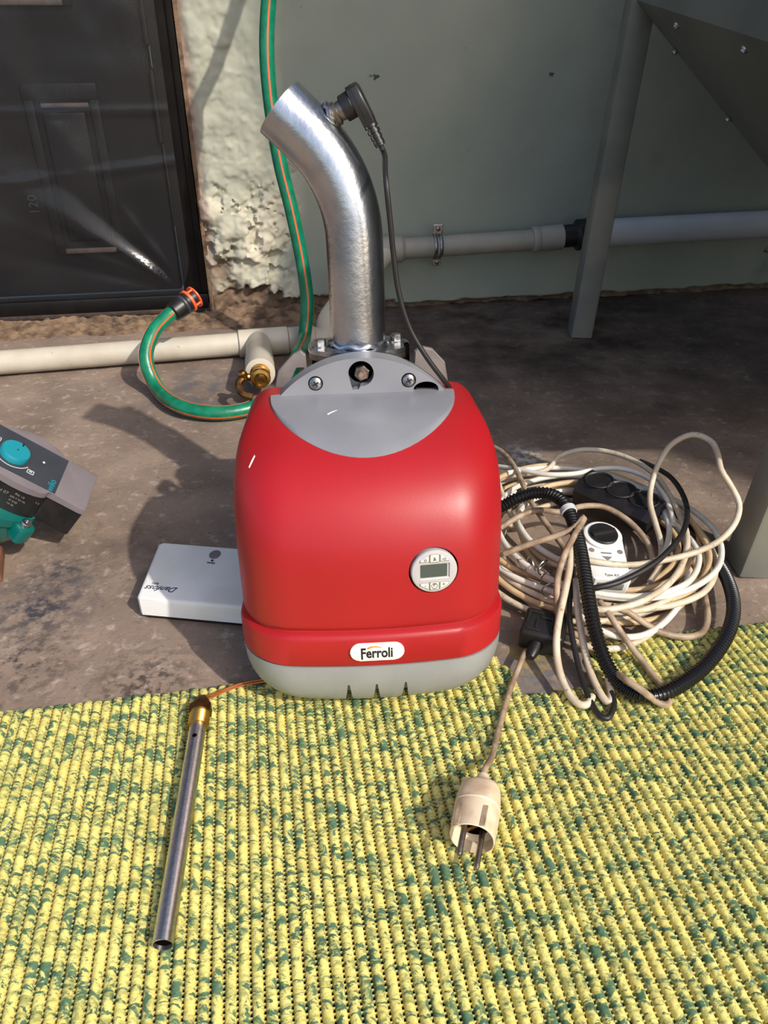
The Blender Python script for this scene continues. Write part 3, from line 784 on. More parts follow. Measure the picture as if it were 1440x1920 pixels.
cut = prism([(SLOTC[0] + .0125 * math.cos(t), SLOTC[1] + .008 * math.sin(t) if math.sin(t) > 0 else SLOTC[1] + .006 * math.sin(t)) for t in np.linspace(0, 2 * math.pi, 20, False)], -.165, -.10, toY)
boolean(arch, cut)
arch.data.polygons.foreach_set('use_smooth', [True] * len(arch.data.polygons)); arch.data.set_sharp_from_angle(angle=math.radians(30))
obj('recess_shade', prism(circ(.0122, 24, *NUT), -.1603, -.1595, toY), 'dark', arch)  # dark disc paints the shade at the bottom of the nut hole
obj('recess_shade', prism([(SLOTC[0] + .0125 * math.cos(t), SLOTC[1] + .008 * math.sin(t) if math.sin(t) > 0 else SLOTC[1] + .006 * math.sin(t)) for t in np.linspace(0, 2 * math.pi, 20, False)], -.1652, -.164, toY), 'dark', arch)  # same painted shade at the bottom of the slot
obj('slot_bracket', box((SLOTC[0] + .001, .154, SLOTC[1] - .003), (.020, .012, .003), .0006), 'plate', arch)
fy = axis_mtx((NUT[0] + .001, .160, NUT[1] - .0005), (0, -1, 0))
nut = obj('nut', prism([(.0078 * math.cos(a), .0078 * math.sin(a)) for a in np.linspace(.3, .3 + 2 * math.pi, 6, False)], 0, .012, fy, .0008, 1), 'steelraw', burner)
obj('stud', lathe([(.0042, .010), (.0044, .0185), (.0036, .0200), (.0005, .0202)], 14, fy), 'rust', nut)
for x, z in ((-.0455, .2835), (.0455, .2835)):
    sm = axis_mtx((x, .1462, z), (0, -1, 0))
    obj('screw_shadow', lathe([(.0072, -.0002), (.0072, .0004)], 24, sm), 'dark', burner)  # dark disc paints the shade round each screw head
    sc2 = obj('screw', lathe([(.0062, 0), (.0062, .0014), (.0052, .0024), (.0030, .0030), (.0003, .0032)], 24, sm), 'bolt', burner)
    bm = bmesh.new()
    for ang in (.5, .5 + math.pi / 2): add_box(bm, (0, 0, .0029), (.0062, .0014, .0010), 0, 1, sm @ Matrix.Rotation(ang, 4, 'Z'))
    obj('cross_slot', bm, 'ink', sc2, 0)
# display
DX, DZ, DR = .0535, .156, .0205
dyf = front_y(DX, DZ)
dn = V((-(front_y(DX + .006, DZ) - front_y(DX - .006, DZ)) / .012, 1, -(front_y(DX, DZ + .006) - front_y(DX, DZ - .006)) / .012)).normalized() * -1
dn = (dn + V((0, -.0, 0))).normalized()
dm = axis_mtx((DX, dyf, DZ), dn, (1, 0, 0))
boolean(hood, lathe([(DR + .0016, -.008), (DR + .0016, .02)], 48, dm))
hood.data.polygons.foreach_set('use_smooth', [True] * len(hood.data.polygons)); hood.data.set_sharp_from_angle(angle=math.radians(38))
obj('display_gap_shade', lathe([(DR + .0015, -.0079), (DR + .0015, -.0070)], 40, dm), 'dark', burner)  # dark disc paints the shaded gap round the display
disp = obj('display_disc', lathe([(DR, -.0072), (DR, .0010), (DR - .0008, .0022), (DR - .0020, .0026)], 48, dm), 'pearl', burner)
boolean(disp, (lambda b: b)(prism(rrect(.0268, .0150, .0008, 2, 0, .0005), .0014, .01, dm)))
disp.data.polygons.foreach_set('use_smooth', [True] * len(disp.data.polygons)); disp.data.set_sharp_from_angle(angle=math.radians(30))
obj('screen', prism(rrect(.0236, .0122, .0006, 2, -.0004, .0008), .0010, .0018, dm), 'lcd', disp)
bm = bmesh.new(); add_box(bm, (0, -.0066, .0022), (.0262, .0016, .0012), .0004, 1, dm); obj('screen_bezel', bm, 'key', disp)
for sx, w, up_ in ((-1, 0, 1), (0, 1, 1), (1, 0, 1), (-1, 0, -1), (0, 1, -1), (1, 0, -1)):
    cx, cy = sx * .0088, up_ * .0134
    if sx == 0: pts = rrect(.0074, .0068, .0007, 2, cx, cy)
    else:
        pts = [(cx - .0036 * sx, cy - .0028 * up_), (cx + .0036 * sx, cy - .0028 * up_), (cx + .0034 * sx, cy - .0012 * up_), (cx - .0036 * sx, cy + .0030 * up_)]
        if sx * up_ > 0: pts = pts[::1]
    obj('button_gap', prism([((x - cx) * 1.2 + cx - .0004, (y - cy) * 1.2 + cy - .0004) for x, y in pts], .0018, .0027, dm), 'inkgrey', disp, 0)
    bt = obj('button', prism(pts, .0020, .0032, dm), 'key', disp, 0)
    glyph = {(-1, 1): 'o', (0, 1): '&', (1, 1): '-o', (-1, -1): '-', (0, -1): 'P', (1, -1): '+'}[(sx, up_)]
    text('glyph', glyph, .0048, 'ink', bt, dm @ Matrix.Translation((cx - (.0006 * sx), cy - .0008 * up_, .0033)), .0001)
    if (sx, up_) == (0, -1):
        bm = bmesh.new(); add_lathe(bm, [(.0024, .0032), (.0024, .0034), (.0028, .0034), (.0028, .0032)], 20, dm @ Matrix.Translation((cx, cy, 0)), False); obj('glyph_ring', bm, 'ink', bt)
# maker's badge
bz = .0790; by_ = front_y(.002, .13) - .0042
bmx = axis_mtx((.002, by_ + .0008, bz), (0, -1, 0), (1, 0, 0))
badge = obj('maker_badge', prism(rrect(.0490, .0182, .0090, 8), 0, .0018, bmx, .0006, 2), 'badge', burner)
text('lettering', 'Ferroli', .0146, 'ink', badge, bmx @ Matrix.Translation((-.0005, -.0012, .0019)), .00015, 0, .74, .00042)
obj('lettering_tail', (lambda b: b)(prism([(-.01455, -.0040), (-.0130, -.0040), (-.0130, -.0074), (-.01455, -.0074)], .0018, .0021, bmx)), 'ink', badge, 0)
sw = [(-.0088, .0034), (-.0090, .0052), (-.0055, .0066), (-.0010, .0066), (.0030, .0054), (.0052, .0042), (.0025, .0048), (-.0012, .0054), (-.0050, .0052), (-.0078, .0036)]
obj('swoosh', prism(sw, .0017, .0021, bmx), 'orange', badge, 0)
# small white marks on the cap and hood
for pts, par, nm in (([(-.034, .060), (-.030, .064), (-.0255, .068), (-.0250, .0695), (-.030, .0665), (-.0345, .0625)], cap, 'white_fleck'),):
    bm = bmesh.new(); vs = [bm.verts.new((x, y + .035, dome_z(x, y + .035) + .0028)) for x, y in pts]; bm.faces.new(vs); obj(nm, bm, 'ear', par)
bm = bmesh.new()
for a, b2 in (((-.1095, .066), (-.1080, .058)), ((-.1080, .058), (-.1085, .048))):
    pass
pp = [(-.1040, .236), (-.1015, .240), (-.0990, .2440), (-.1000, .2445), (-.1025, .2410), (-.1050, .2365)]
vs = [bm.verts.new((x, front_y(x, z) - .0012, z)) for x, z in pp]; bm.faces.new(vs); obj('white_fleck', bm, 'ear', hood)
# rear: mounting plate with chamfered shoulders, combustion tube, inlet box, flange, pipe
PT = .305
pl = [(-.087, .10), (-.089, .270), (-.085, .285), (-.068, .302), (-.061, PT), (-.056, .300), (-.055, .270), (.055, .270), (.056, .300), (.062, PT), (.074, .302), (.087, .288), (.090, .270), (.090, .10)]
plate = obj('mounting_plate', prism(pl, -.200, -.192, toY, .0008, 1), 'plate', burner, 30)
cut = prism([(-.083, .20), (-.080, .262), (-.066, .288), (-.058, .288), (-.058, .20)], -.25, -.1, toY); boolean(plate, cut)
pl2 = [(-.050, .12), (-.050, .291), (.050, .291), (.050, .12)]
obj('inlet_box', prism(pl2, -.280, -.196, toY, .001, 1), 'dark', burner, 30)  # box coloured near-black to paint the shade beneath the flange
obj('body_block', box((0, .235, .120), (.21, .10, .17), .008), 'plate', burner)
bm = lathe([(.052, 0), (.055, .004), (.055, .15), (.050, .155), (.046, .155), (.046, .05)], 32, axis_mtx((0, .275, .106), (0, 1, 0)))
obj('combustion_tube', bm, 'steelraw', burner)
FY = .227; FZ = .2975; FX = -.001
fl = []
for cx, r in ((.058, .012),):
    pass
flange_pts = []
for k in range(48):
    a = 2 * math.pi * k / 48
    flange_pts.append((FX + .053 * math.copysign(abs(math.cos(a)) ** .9, math.cos(a)), FY + .040 * math.copysign(abs(math.sin(a)) ** .8, math.sin(a))))
obj('lower_flange', prism(flange_pts, FZ - .006, FZ - .0005), 'steelraw', burner, 30)
obj('pipe_flange', prism([(FX + (x - FX) * 1.01, FY + (y - FY) * 1.01) for x, y in flange_pts], FZ, FZ + .005, None, .0008, 1), 'steel', burner, 30)
for x, y in ((FX - .0405, FY - .006), (FX + .0405, FY + .008)):
    bo = obj('bolt', prism([(x + .0066 * math.cos(a), y + .0066 * math.sin(a)) for a in np.linspace(.2, .2 + 2 * math.pi, 6, False)], FZ + .0062, FZ + .0125, None, .0008, 1), 'bolt', burner, 30)
    obj('washer', lathe([(.0088, FZ + .0051), (.0088, FZ + .0062)], 20, Matrix.Translation((x, y, 0))), 'bolt', bo)
obj('clamp_tab', box((FX + .050, FY - .014, FZ - .006), (.005, .012, .026), .001), 'dark', burner)
# feed pipe path in burner space
PR = .0288
dtail = V((-.735, .10, .67)).normalized()
p0 = V((FX, FY, FZ + .004)); path = [p0, p0 + V((0, 0, .03)), p0 + V((0, 0, .07)), p0 + V((-.0005, 0, .104))]
Rb = .135; AT = math.radians(47)
hd = V((dtail.x, dtail.y, 0)).normalized(); base = path[-1]
for k in range(1, 15):
    t = AT * k / 14; path.append(base + hd * (Rb * (1 - math.cos(t))) + V((0, 0, Rb * math.sin(t))))
tdir = (hd * math.sin(AT) + V((0, 0, math.cos(AT))))
path += [path[-1] + tdir * .016, path[-1] + tdir * .032]
fp = bmesh.new(); add_tube(fp, path, PR, 44, False, (0, -1, 0))
# inner wall so the mouth reads as a pipe
F_ = frames(path, (0, -1, 0)); rings = []
outer_last = fp.verts[:] ; fp.verts.ensure_lookup_table()
nv = len(fp.verts); last = [fp.verts[nv - 44 + k] for k in range(44)]
inner = []
for i in (len(path) - 1, len(path) - 6, len(path) - 12, 2):
    t, u, w = F_[i]; inner.append([fp.verts.new(path[i] + u * ((PR - .003) * math.cos(2 * math.pi * k / 44)) + w * ((PR - .003) * math.sin(2 * math.pi * k / 44))) for k in range(44)])
prev = last
for ring in inner:
    for k in range(44): fp.faces.new((prev[k], prev[(k + 1) % 44], ring[(k + 1) % 44], ring[k]))
    prev = ring
feed = obj('feed_pipe', fp, 'steel', burner, 50)
# weld beads
obj('weld_bead', tube([p0 + V(((PR + .001) * math.cos(a), (PR + .001) * math.sin(a), .003 + .0012 * math.sin(a * 9))) for a in np.linspace(0, 2 * math.pi, 60)], .0028, 8), 'steel', feed)
# socket and angled sensor plug on the outside of the bend
iS = 4 + 12; tS = (path[iS + 1] - path[iS - 1]).normalized()
outd = (-hd * tS.z + V((0, 0, 1)) * (-tS.dot(hd)) * -1).normalized()
outd = (V((0, 0, 1)) - tS * tS.z).normalized()
sm = axis_mtx(path[iS] + outd * (PR - .002), outd + V((.30, -.05, -.16)), tS)
sock = obj('sensor_socket', lathe([(.0125, -.001), (.0125, .0035), (.0105, .0045), (.0110, .007), (.0085, .0085), (.0092, .011), (.0082, .016), (.0080, .020)], 22, sm), 'steelraw', burner)
obj('weld_bead', tube([sm @ V((.0130 * math.cos(a), .0130 * math.sin(a), .0005 + .0010 * math.sin(a * 7))) for a in np.linspace(0, 2 * math.pi, 40)], .0018, 6), 'steel', sock)
plug = obj('sensor_plug', lathe([(.0112, .013), (.0122, .014), (.0124, .0225), (.0112, .024)], 24, sm), 'black', burner)
# flat handle running down and away from the socket
down = V((0, 0, -1)) ; zax = (sm.to_3x3() @ V((0, 0, 1))); hx = (down - zax * down.dot(zax)).normalized()
pm = frame(sm @ V((0, 0, .0235)), hx, zax)
body = [(-.0140, -.005), (-.0140, .005), (-.0100, .0105), (0, .0122), (.0095, .0108), (.017, .0082), (.024, .0066), (.024, -.0066), (.017, -.0082), (.0095, -.0108), (0, -.0122), (-.0100, -.0105)]
obj('plug_body', prism(body, 0, .0125, pm, .0030, 3), 'black', plug)
obj('plug_seam', prism([(x * 1.03, y * 1.03) for x, y in body[:6]] + [(x * 1.03, y * 1.03) for x, y in body[8:]], .0046, .0054, pm), 'ink', plug)
rp = pm @ Matrix.Translation((.0235, 0, .006)) @ Matrix.Rotation(math.pi / 2, 4, 'Y')
prof = []
for k in range(4): prof += [(.0066 - k * .0004, k * .0052), (.0066 - k * .0004, k * .0052 + .0030), (.0050, k * .0052 + .0032), (.0050, k * .0052 + .0050)]
obj('strain_relief', lathe(prof, 14, rp), 'black', plug)
bi = burner.matrix_world.inverted()
c0 = rp @ V((0, 0, .018))
def bl(p): return bi @ p
print('CABLE', burner.matrix_world @ c0)
cpts = [c0, c0 + (rp.to_3x3() @ V((0, 0, .008)))] + [bl(PY(px, py, Yw)) for px, py, Yw in ((723, 335, .735), (731, 410, .728), (738, 480, .726), (748, 550, .722), (768, 615, .718), (800, 670, .714), (836, 718, .716), (858, 748, .730), (868, 775, .750))]
obj('sensor_cable', tube(spline(cpts, .006), .0026, 10), 'blackrub', plug)

# ================================================================== CIRCULATION PUMP
e1 = V((.083, .013, -.070)).normalized(); e2 = V((.004, -.074, -.005)); e2 = (e2 - e1 * e2.dot(e1)).normalized(); nn = e1.cross(-e2).normalized()
if nn.z < 0: nn = -nn
PO = V((-.372, .863, .075))                       # far right corner of the module's top face
# local: x along the face to the right end, y away from the camera, z out of the face
pmx = Matrix((e1, -e2, nn)).transposed().to_4x4(); pmx.translation = PO
pump = empty('circulation_pump', mtx=Matrix.Translation((PO.x - .07, PO.y - .03, 0))); tag(pump, 'grey and teal circulation pump with blue dial, tipped over on the concrete', 'pump')
pinv = pump.matrix_world.inverted()
def up_part(name, bm, m, par=None, sm=35, loc=None):
    bmesh.ops.transform(bm, matrix=pinv @ pmx @ (loc or Matrix.Identity(4)), verts=bm.verts); return obj(name, bm, m, par or pump, sm)
LW = .072
# module: grey lid with bulging sides
lid = [(0, 0), (0, -LW), (-.006, -LW - .001), (-.042, -LW + .000)]
for t in np.linspace(0, math.pi, 12): lid.append((-.082 + .036 * math.cos(t), -LW - .012 * math.sin(t)))
lid += [(-.125, -LW), (-.150, -LW), (-.150, 0), (-.125, 0)]
for t in np.linspace(math.pi, 0, 12): lid.append((-.082 + .036 * math.cos(t), .016 * math.sin(t)))
lidp = [(x, y) for x, y in lid]
mod = up_part('module_lid', prism(lidp, -.009, 0, None, .0012, 2), 'pumpgrey')
up_part('module_face', prism([(-.040, -.001), (-.040, -LW + .001), (-.149, -LW + .001), (-.149, -.001)], -.001, .0006), 'pumpface', mod)
body2 = [(-.004 + (x + .004) * .97, -LW / 2 + (y + LW / 2) * .95) for x, y in lidp]
up_part('module_body', prism([(x, y) for x, y in body2], -.050, -.0085), 'black')
# dial, marks
KX, KY = -.100, -.040
kn = up_part('dial', lathe([(.0175, 0), (.0172, .006), (.0160, .0078), (.0003, .0082)], 32, Matrix.Translation((KX, KY, .0006))), 'tealknob')
bm = bmesh.new(); add_box(bm, (KX + .004, KY + .014, .0085), (.002, .006, .0012), 0, 1); add_lathe(bm, [(.0012, .0075), (.0012, .0088)], 10, Matrix.Translation((KX + .001, KY + .001, 0))); up_part('dial_pointer', bm, 'ink', kn)
bm = bmesh.new()
for a in np.linspace(-2.5, -.55, 14): add_box(bm, (KX + .0225 * math.cos(a), KY + .0225 * math.sin(a), .0007), (.0040, .0009, .0004), 0, 1, Matrix.Translation((0, 0, 0)) @ Matrix.Translation((KX + .0225 * math.cos(a), KY + .0225 * math.sin(a), 0)) @ Matrix.Rotation(a + math.pi / 2, 4, 'Z') @ Matrix.Translation((-(KX + .0225 * math.cos(a)), -(KY + .0225 * math.sin(a)), 0)))
up_part('dial_scale', bm, 'inkwhite', mod, 0)
def mark_box(x, y, s=.0075):
    bm = bmesh.new()
    for c, sz in (((x, y + s * .4, .0007), (s, .0008, .0004)), ((x, y - s * .4, .0007), (s, .0008, .0004)), ((x - s / 2, y, .0007), (.0008, s * .8, .0004)), ((x + s / 2, y, .0007), (.0008, s * .8, .0004)), ((x, y, .0007), (s * .55, .0008, .0004)), ((x, y + .0014, .0007), (s * .4, .0006, .0004))): add_box(bm, c, sz)
    up_part('mode_symbol', bm, 'inkwhite', mod, 0)
mark_box(KX - .024, KY + .013); mark_box(KX - .024, KY - .010); mark_box(KX + .025, KY - .016)
up_part('status_light', lathe([(.0016, .0005), (.0016, .0012)], 10, Matrix.Translation((-.066, -.028, 0))), 'inkwhite', mod)
text('lettering', 'wilo', .013, 'tealknob', mod, pinv @ pmx @ Matrix.Translation((-.0475, -.060, .0008)) @ Matrix.Rotation(math.pi / 2, 4, 'Z'), .0002)
# rating-plate print on the near side of the body
sidem = Matrix(((1, 0, 0, 0), (0, 0, 1, 0), (0, 1, 0, 0), (0, 0, 0, 1)))
ys_ = -LW - .0004
for k, (s_, x, z, sz) in enumerate((('CE', -.100, -.036, .009), ('II', -.108, -.020, .006), ('H 07', -.090, -.022, .006), ('PN 10', -.072, -.018, .0045), ('230 V 50 Hz', -.072, -.024, .0036), ('IP X4D', -.075, -.030, .0036), ('TF 95', -.076, -.036, .0036), ('0,4 A', -.052, -.020, .0034))):
    fmx = Matrix(((1, 0, 0, x), (0, 0, -1, -LW / 2 + (-LW / 2 - (.012 * math.sqrt(max(0, 1 - ((x + .082) / .036) ** 2)) if abs(x + .082) < .036 else 0)) * .95 - .0006), (0, 1, 0, z), (0, 0, 0, 1)))
    text('rating_print', s_, sz, 'inkgrey', pump, pinv @ pmx @ fmx, .0002)
# teal volute under the module, with bolted lug and stub
vol = lathe([(.030, -.108), (.044, -.104), (.050, -.090), (.050, -.062), (.054, -.060), (.054, -.048)], 36, Matrix.Translation((-.090, -.046, 0)))
vo = up_part('pump_volute', vol, 'teal')
for ang in (-.75, .9, 2.4, -2.3):
    cx, cy = -.090 + .056 * math.cos(ang), -.046 + .056 * math.sin(ang)
    lug = up_part('bolt_lug', prism(rrect(.024, .022, .007, 4), -.012, .010, Matrix.Translation((cx, cy, -.062)) @ Matrix.Rotation(ang, 4, 'Z'), .003, 2), 'teal', vo)
    up_part('lug_bolt', lathe([(.0066, .009), (.0066, .0135), (.0056, .0150), (.0036, .0150), (.0034, .0125), (.0003, .0125)], 16, Matrix.Translation((cx, cy, -.062))), 'bolt', vo)
up_part('pump_port', lathe([(.022, 0), (.024, .02), (.026, .045), (.032, .047), (.032, .065), (.020, .066)], 28, axis_mtx((-.105, -.075, -.078), (-.1, -1, -.28))), 'teal', vo)
up_part('rear_port', lathe([(.022, 0), (.024, .02), (.026, .045), (.032, .047), (.032, .065), (.020, .066)], 28, axis_mtx((-.105, -.005, -.078), (0, 1, -.1))), 'teal', vo)
# brown board fragment at the picture's left edge
q = G(-22, 1072, .0)
o = obj('wood_scrap', box((0, 0, .009), (.045, .06, .018), .003), mat('brown_wood', srgb(128, 84, 60), .7, var=srgb(100, 64, 46), vscale=40), None, 30, (q.x - .004, q.y, 0), (0, 0, .35)); tag(o, 'small brown wooden block at the left edge below the pump', 'wood block')

# ================================================================== WHITE RECEIVER BOX
ra, rb2 = G(254, 1121, .031), G(458, 1139, .031)
rx = (rb2 - ra).normalized(); rl = G(298, 1015, .031)
ryd = V((-rx.y, rx.x, 0)); wy = (rl - ra).dot(ryd)
rm = frame(V((ra.x, ra.y, 0)), rx, (0, 0, 1))
rec = empty('receiver_box', mtx=rm); tag(rec, 'flat white receiver box with grey button, half hidden behind the red hood', 'control box')
LR = (rb2 - ra).length + .022
obj('case_base', prism(rrect(LR - .006, wy - .006, .006, 4, LR / 2, wy / 2), .001, .010), 'black', rec)
sk = (rl - ra).dot(rx)
pts = [(0 + .0, .004), (.004, 0), (LR - .004, 0), (LR, .004), (LR, wy - .004), (LR - .004, wy), (sk + .006, wy), (sk + .001, wy - .005)]
cs_ = obj('case', prism(pts, .007, .031, None, .004, 4), 'white', rec, 40)
kx, ky = (G(403, 1040, .031) - ra).dot(rx), (G(403, 1040, .031) - ra).dot(ryd)
obj('pairing_button', lathe([(.0068, .0305), (.0068, .0316), (.0055, .0322), (.0003, .0323)], 24, Matrix.Translation((kx, ky, 0)), True, 1, 1.25), 'pumpgrey', rec)
kx2, ky2 = (G(398, 1051, .031) - ra).dot(rx), (G(398, 1051, .031) - ra).dot(ryd)
obj('indicator_light', lathe([(.0017, .0308), (.0017, .0314)], 12, Matrix.Translation((kx2, ky2, 0))), 'ink', rec)
flip = Matrix.Rotation(math.pi, 4, 'Z')
def rtext(s_, px, py, sz, m, sh=0, sx=1):
    g = G(px, py, .031) - ra; text('lettering', s_, sz, m, cs_, Matrix.Translation((g.dot(rx), g.dot(ryd), .0313)) @ flip, .0002, sh, sx)
rtext('Danfoss', 303, 1104, .0125, 'inkblue', .45, .92); rtext('RX1', 291, 1094, .0046, 'ink'); rtext('Open', 396, 1056, .0046, 'ink', .2)

# ================================================================== IGNITER TUBE
ia, ib = G(372, 1358, MATZ + .0085), G(305, 1772, MATZ + .0072)
idir = (ib - ia).normalized(); im = axis_mtx(ia, idir, (0, 0, 1))
ign = empty('igniter_rod', mtx=Matrix.Translation((ia.x, ia.y, MATZ))); tag(ign, 'polished steel igniter tube with brass threaded fitting lying on the mat', 'igniter')
iinv = ign.matrix_world.inverted(); IL = (ib - ia).length; IR = .0078
def ipart(name, bm, m, par=None):
    bmesh.ops.transform(bm, matrix=iinv, verts=bm.verts); return obj(name, bm, m, par or ign)
tb = obj('sleeve', lathe([(IR, 0), (IR, IL * .3), (IR, IL * .6), (IR, IL), (IR - .0008, IL), (IR - .0008, IL * .5), (IR - .0008, .004), (IR, 0)], 32, im, False), 'tube', None)
hm = axis_mtx(im @ V((0, 0, IL * .085)), (0, -.28, 1), (1, 0, 0))
boolean(tb, lathe([(.0022, -.002), (.0022, .03)], 16, hm))
tb.data.transform(iinv); tb.parent = ign
tb.data.polygons.foreach_set('use_smooth', [True] * len(tb.data.polygons)); tb.data.set_sharp_from_angle(angle=math.radians(30))
ipart('shade_core', lathe([(IR - .0015, .003), (IR - .0009, IL * .985)], 16, im), 'dark')  # core kept near-black to paint the shade in the sleeve mouth
th = [(.0078, .004)]
for k in range(7): th += [(.0098, .0035 - k * .0024), (.0089, .0035 - k * .0024 - .0012)]
thr = ipart('threaded_fitting', lathe(th + [(.0095, -.0135)], 28, im), 'brass')
ipart('hex_nut', prism([(.0115 * math.cos(a), .0115 * math.sin(a)) for a in np.linspace(0, 2 * math.pi, 6, False)], -.0215, -.0135, im), 'brassdark', thr)
ipart('gland_cone', lathe([(.0095, -.0215), (.0080, -.027), (.0052, -.0320), (.0030, -.0338), (.0028, -.035)], 20, im), 'brassdark', thr)
w0 = im @ V((0, 0, -.033))
wp = spline([w0, G(392, 1309, .018), G(412, 1300, .016), G(450, 1286, .015), G(500, 1277, .010), G(540, 1272, .018)], .004)
ipart('lead_wire', tube(wp, .0011, 8), 'copperwire'); ipart('lead_wire', tube([q + V((.001, .0028, .0006)) for q in wp], .0011, 8), 'copperwire')

# ================================================================== CABLES AND THINGS ON THE RIGHT
def cable(name, pts, r, m, label, cat='cable', group=None, n=9, par=None, step=.006):
    P = spline(pts, step)
    if par is None:
        base = P[0]; o = obj(name, (lambda b: (bmesh.ops.transform(b, matrix=Matrix.Translation((-base.x, -base.y, 0)), verts=b.verts), b)[1])(tube(P, r, n)), m, None, 60, (base.x, base.y, 0))
        return tag(o, label, cat, group)
    return obj(name, (lambda b: (bmesh.ops.transform(b, matrix=par.matrix_world.inverted(), verts=b.verts), b)[1])(tube(P, r, n)), m, par, 60)
CR = .0037
CX, CY = .262, .800
def coil(turns, r0, seed, h0, h1, rx=.148, ry=.158, cx=CX, cy=CY, spread=.3, start=0.0):
    g = random.Random(seed); pts = []; K = 14
    n = int(turns * K)
    ph = [g.uniform(0, 6.28) for _ in range(6)]
    for i in range(n + 1):
        a = start + 2 * math.pi * i / K; u = i / n; tn = i / K
        rr = r0 + spread * (.5 + .5 * math.sin(tn * 2.4 + ph[0])) * -1 + .035 * math.sin(a * 2 + ph[1] + tn) + .03 * math.sin(a * 3 + ph[2] + tn * 1.7)
        ox, oy = .012 * math.sin(tn * 1.9 + ph[3]), .012 * math.cos(tn * 2.3 + ph[4])
        z = h0 + (h1 - h0) * u + .006 * math.sin(a + ph[5]) + .004 * math.sin(a * 2 + tn)
        pts.append(V((cx + ox + rx * rr * math.cos(a), cy + oy + ry * rr * math.sin(a), max(CR + .001, z))))
    return pts
cable('coiled_cable', coil(5.2, 1.02, 1, .006, .022, spread=.22), CR, 'cable', 'cream power cable coiled flat on the floor, bottom of the heap')
cable('coiled_cable', coil(4.3, 1.0, 5, .016, .036, spread=.34, start=1.0), CR, 'cableb', 'buff coiled cable in the middle of the heap beside the burner')
lA = [(460, 704, .060), (560, 725, .060), (740, 745, .055), (900, 725, .058), (1080, 680, .064), (1200, 620, .075), (1275, 535, .088), (1296, 440, .10), (1255, 350, .115), (1205, 268, .13), (1190, 195, .138), (1150, 122, .142), (1060, 93, .140), (960, 140, .125), (900, 225, .10), (862, 325, .080), (850, 430, .066), (878, 540, .055), (905, 640, .045), (900, 740, .035), (850, 830, .03)]
white = coil(3.2, .98, 9, .028, .046, spread=.36, start=2.2)
cable('coiled_cable', white[:-2], CR, 'cablew', 'bright white cable coiled on top of the heap')
cable('looped_cable', [Z7(a, b, h) for a, b, h in lA], .0036, 'cable', 'cream cable standing up in a tall open loop above the coil')
cable('looped_cable', [Z7(a, b, h) for a, b, h in ((60, 330, .03), (150, 300, .035), (330, 270, .04), (400, 200, .046), (500, 170, .05), (600, 172, .05), (700, 195, .052), (800, 240, .054), (880, 300, .055), (950, 400, .055), (1000, 500, .055), (1035, 600, .054), (1020, 720, .052), (960, 820, .050), (860, 900, .048), (740, 950, .046), (600, 968, .045), (500, 950, .042))], .0037, 'cable', 'cream cable making the widest arc over the back of the coil')
cable('looped_cable', [Z7(a, b, h) for a, b, h in ((70, 250, .03), (180, 265, .042), (330, 292, .050), (480, 288, .054), (600, 262, .056), (720, 265, .056), (830, 305, .056), (900, 370, .055), (940, 440, .053), (970, 540, .05))], .0036, 'cablew', 'white cable crossing the back of the coil from behind the hood')
# strands hanging forward over the conduit and down to the mat
cable('draped_cable', [Z7(a, b, h) for a, b, h in ((120, 690, .05), (250, 640, .065), (380, 600, .075), (470, 560, .085), (522, 505, .090), (470, 600, .084), (420, 700, .075), (390, 800, .062), (384, 900, .050), (392, 1000, .034), (430, 1070, .022), (500, 1100, .014))], .0037, 'cabled', 'grimy brown cable bent sharply over the corrugated conduit')
cable('draped_cable', [Z7(a, b, h) for a, b, h in ((455, 640, .075), (448, 760, .066), (425, 880, .054), (396, 1010, .042), (382, 1120, .032), (388, 1230, .022), (415, 1330, .015), (460, 1410, .013), (505, 1445, .0122), (540, 1440, .012), (560, 1400, .012))], .0039, 'cable', 'cream cable hanging nearest the burner, curling on the mat')
cable('draped_cable', [Z7(a, b, h) for a, b, h in ((478, 820, .050), (485, 940, .045), (502, 1060, .036), (525, 1180, .026), (552, 1280, .018), (590, 1365, .014), (625, 1420, .0122), (648, 1432, .012), (655, 1390, .0125), (640, 1300, .02))], .0038, 'cable', 'cream cable hanging down between the black wire and the conduit')
cable('draped_cable', [Z7(a, b, h) for a, b, h in ((600, 930, .045), (655, 1005, .042), (700, 1075, .032), (750, 1145, .022), (810, 1225, .014), (860, 1290, .0122), (905, 1350, .0122), (930, 1400, .0122), (945, 1430, .0125), (925, 1445, .013), (880, 1425, .016), (800, 1365, .033), (740, 1325, .036), (690, 1292, .028), (650, 1280, .016))], .0036, 'cabled', 'dusty cable crossing over the conduit at its lowest bend')
cable('draped_cable', [Z7(a, b, h) for a, b, h in ((1040, 660, .04), (1070, 730, .03), (1105, 830, .02), (1130, 930, .014), (1138, 1020, .013), (1115, 1080, .0125), (1050, 1104, .0125), (960, 1098, .0135), (870, 1065, .018), (790, 1015, .026), (730, 975, .034), (660, 950, .04))], .0037, 'cabled', 'pale brown cable looping out to the right onto the mat edge')
cable('loose_cable', [Z7(a, b, h) for a, b, h in ((60, 150, .035), (110, 180, .04), (160, 235, .044), (205, 320, .048), (250, 420, .05), (310, 510, .048), (370, 590, .044), (420, 660, .04), (470, 760, .035))], .0037, 'cabled', 'dusty cable slanting out from behind the red hood')
cable('loose_cable', [Z7(a, b, h) for a, b, h in ((90, 330, .03), (140, 460, .03), (190, 560, .03), (250, 650, .032), (330, 720, .034), (430, 760, .036), (520, 800, .036))], .0036, 'cable', 'cream cable running from the hood into the heart of the coil')
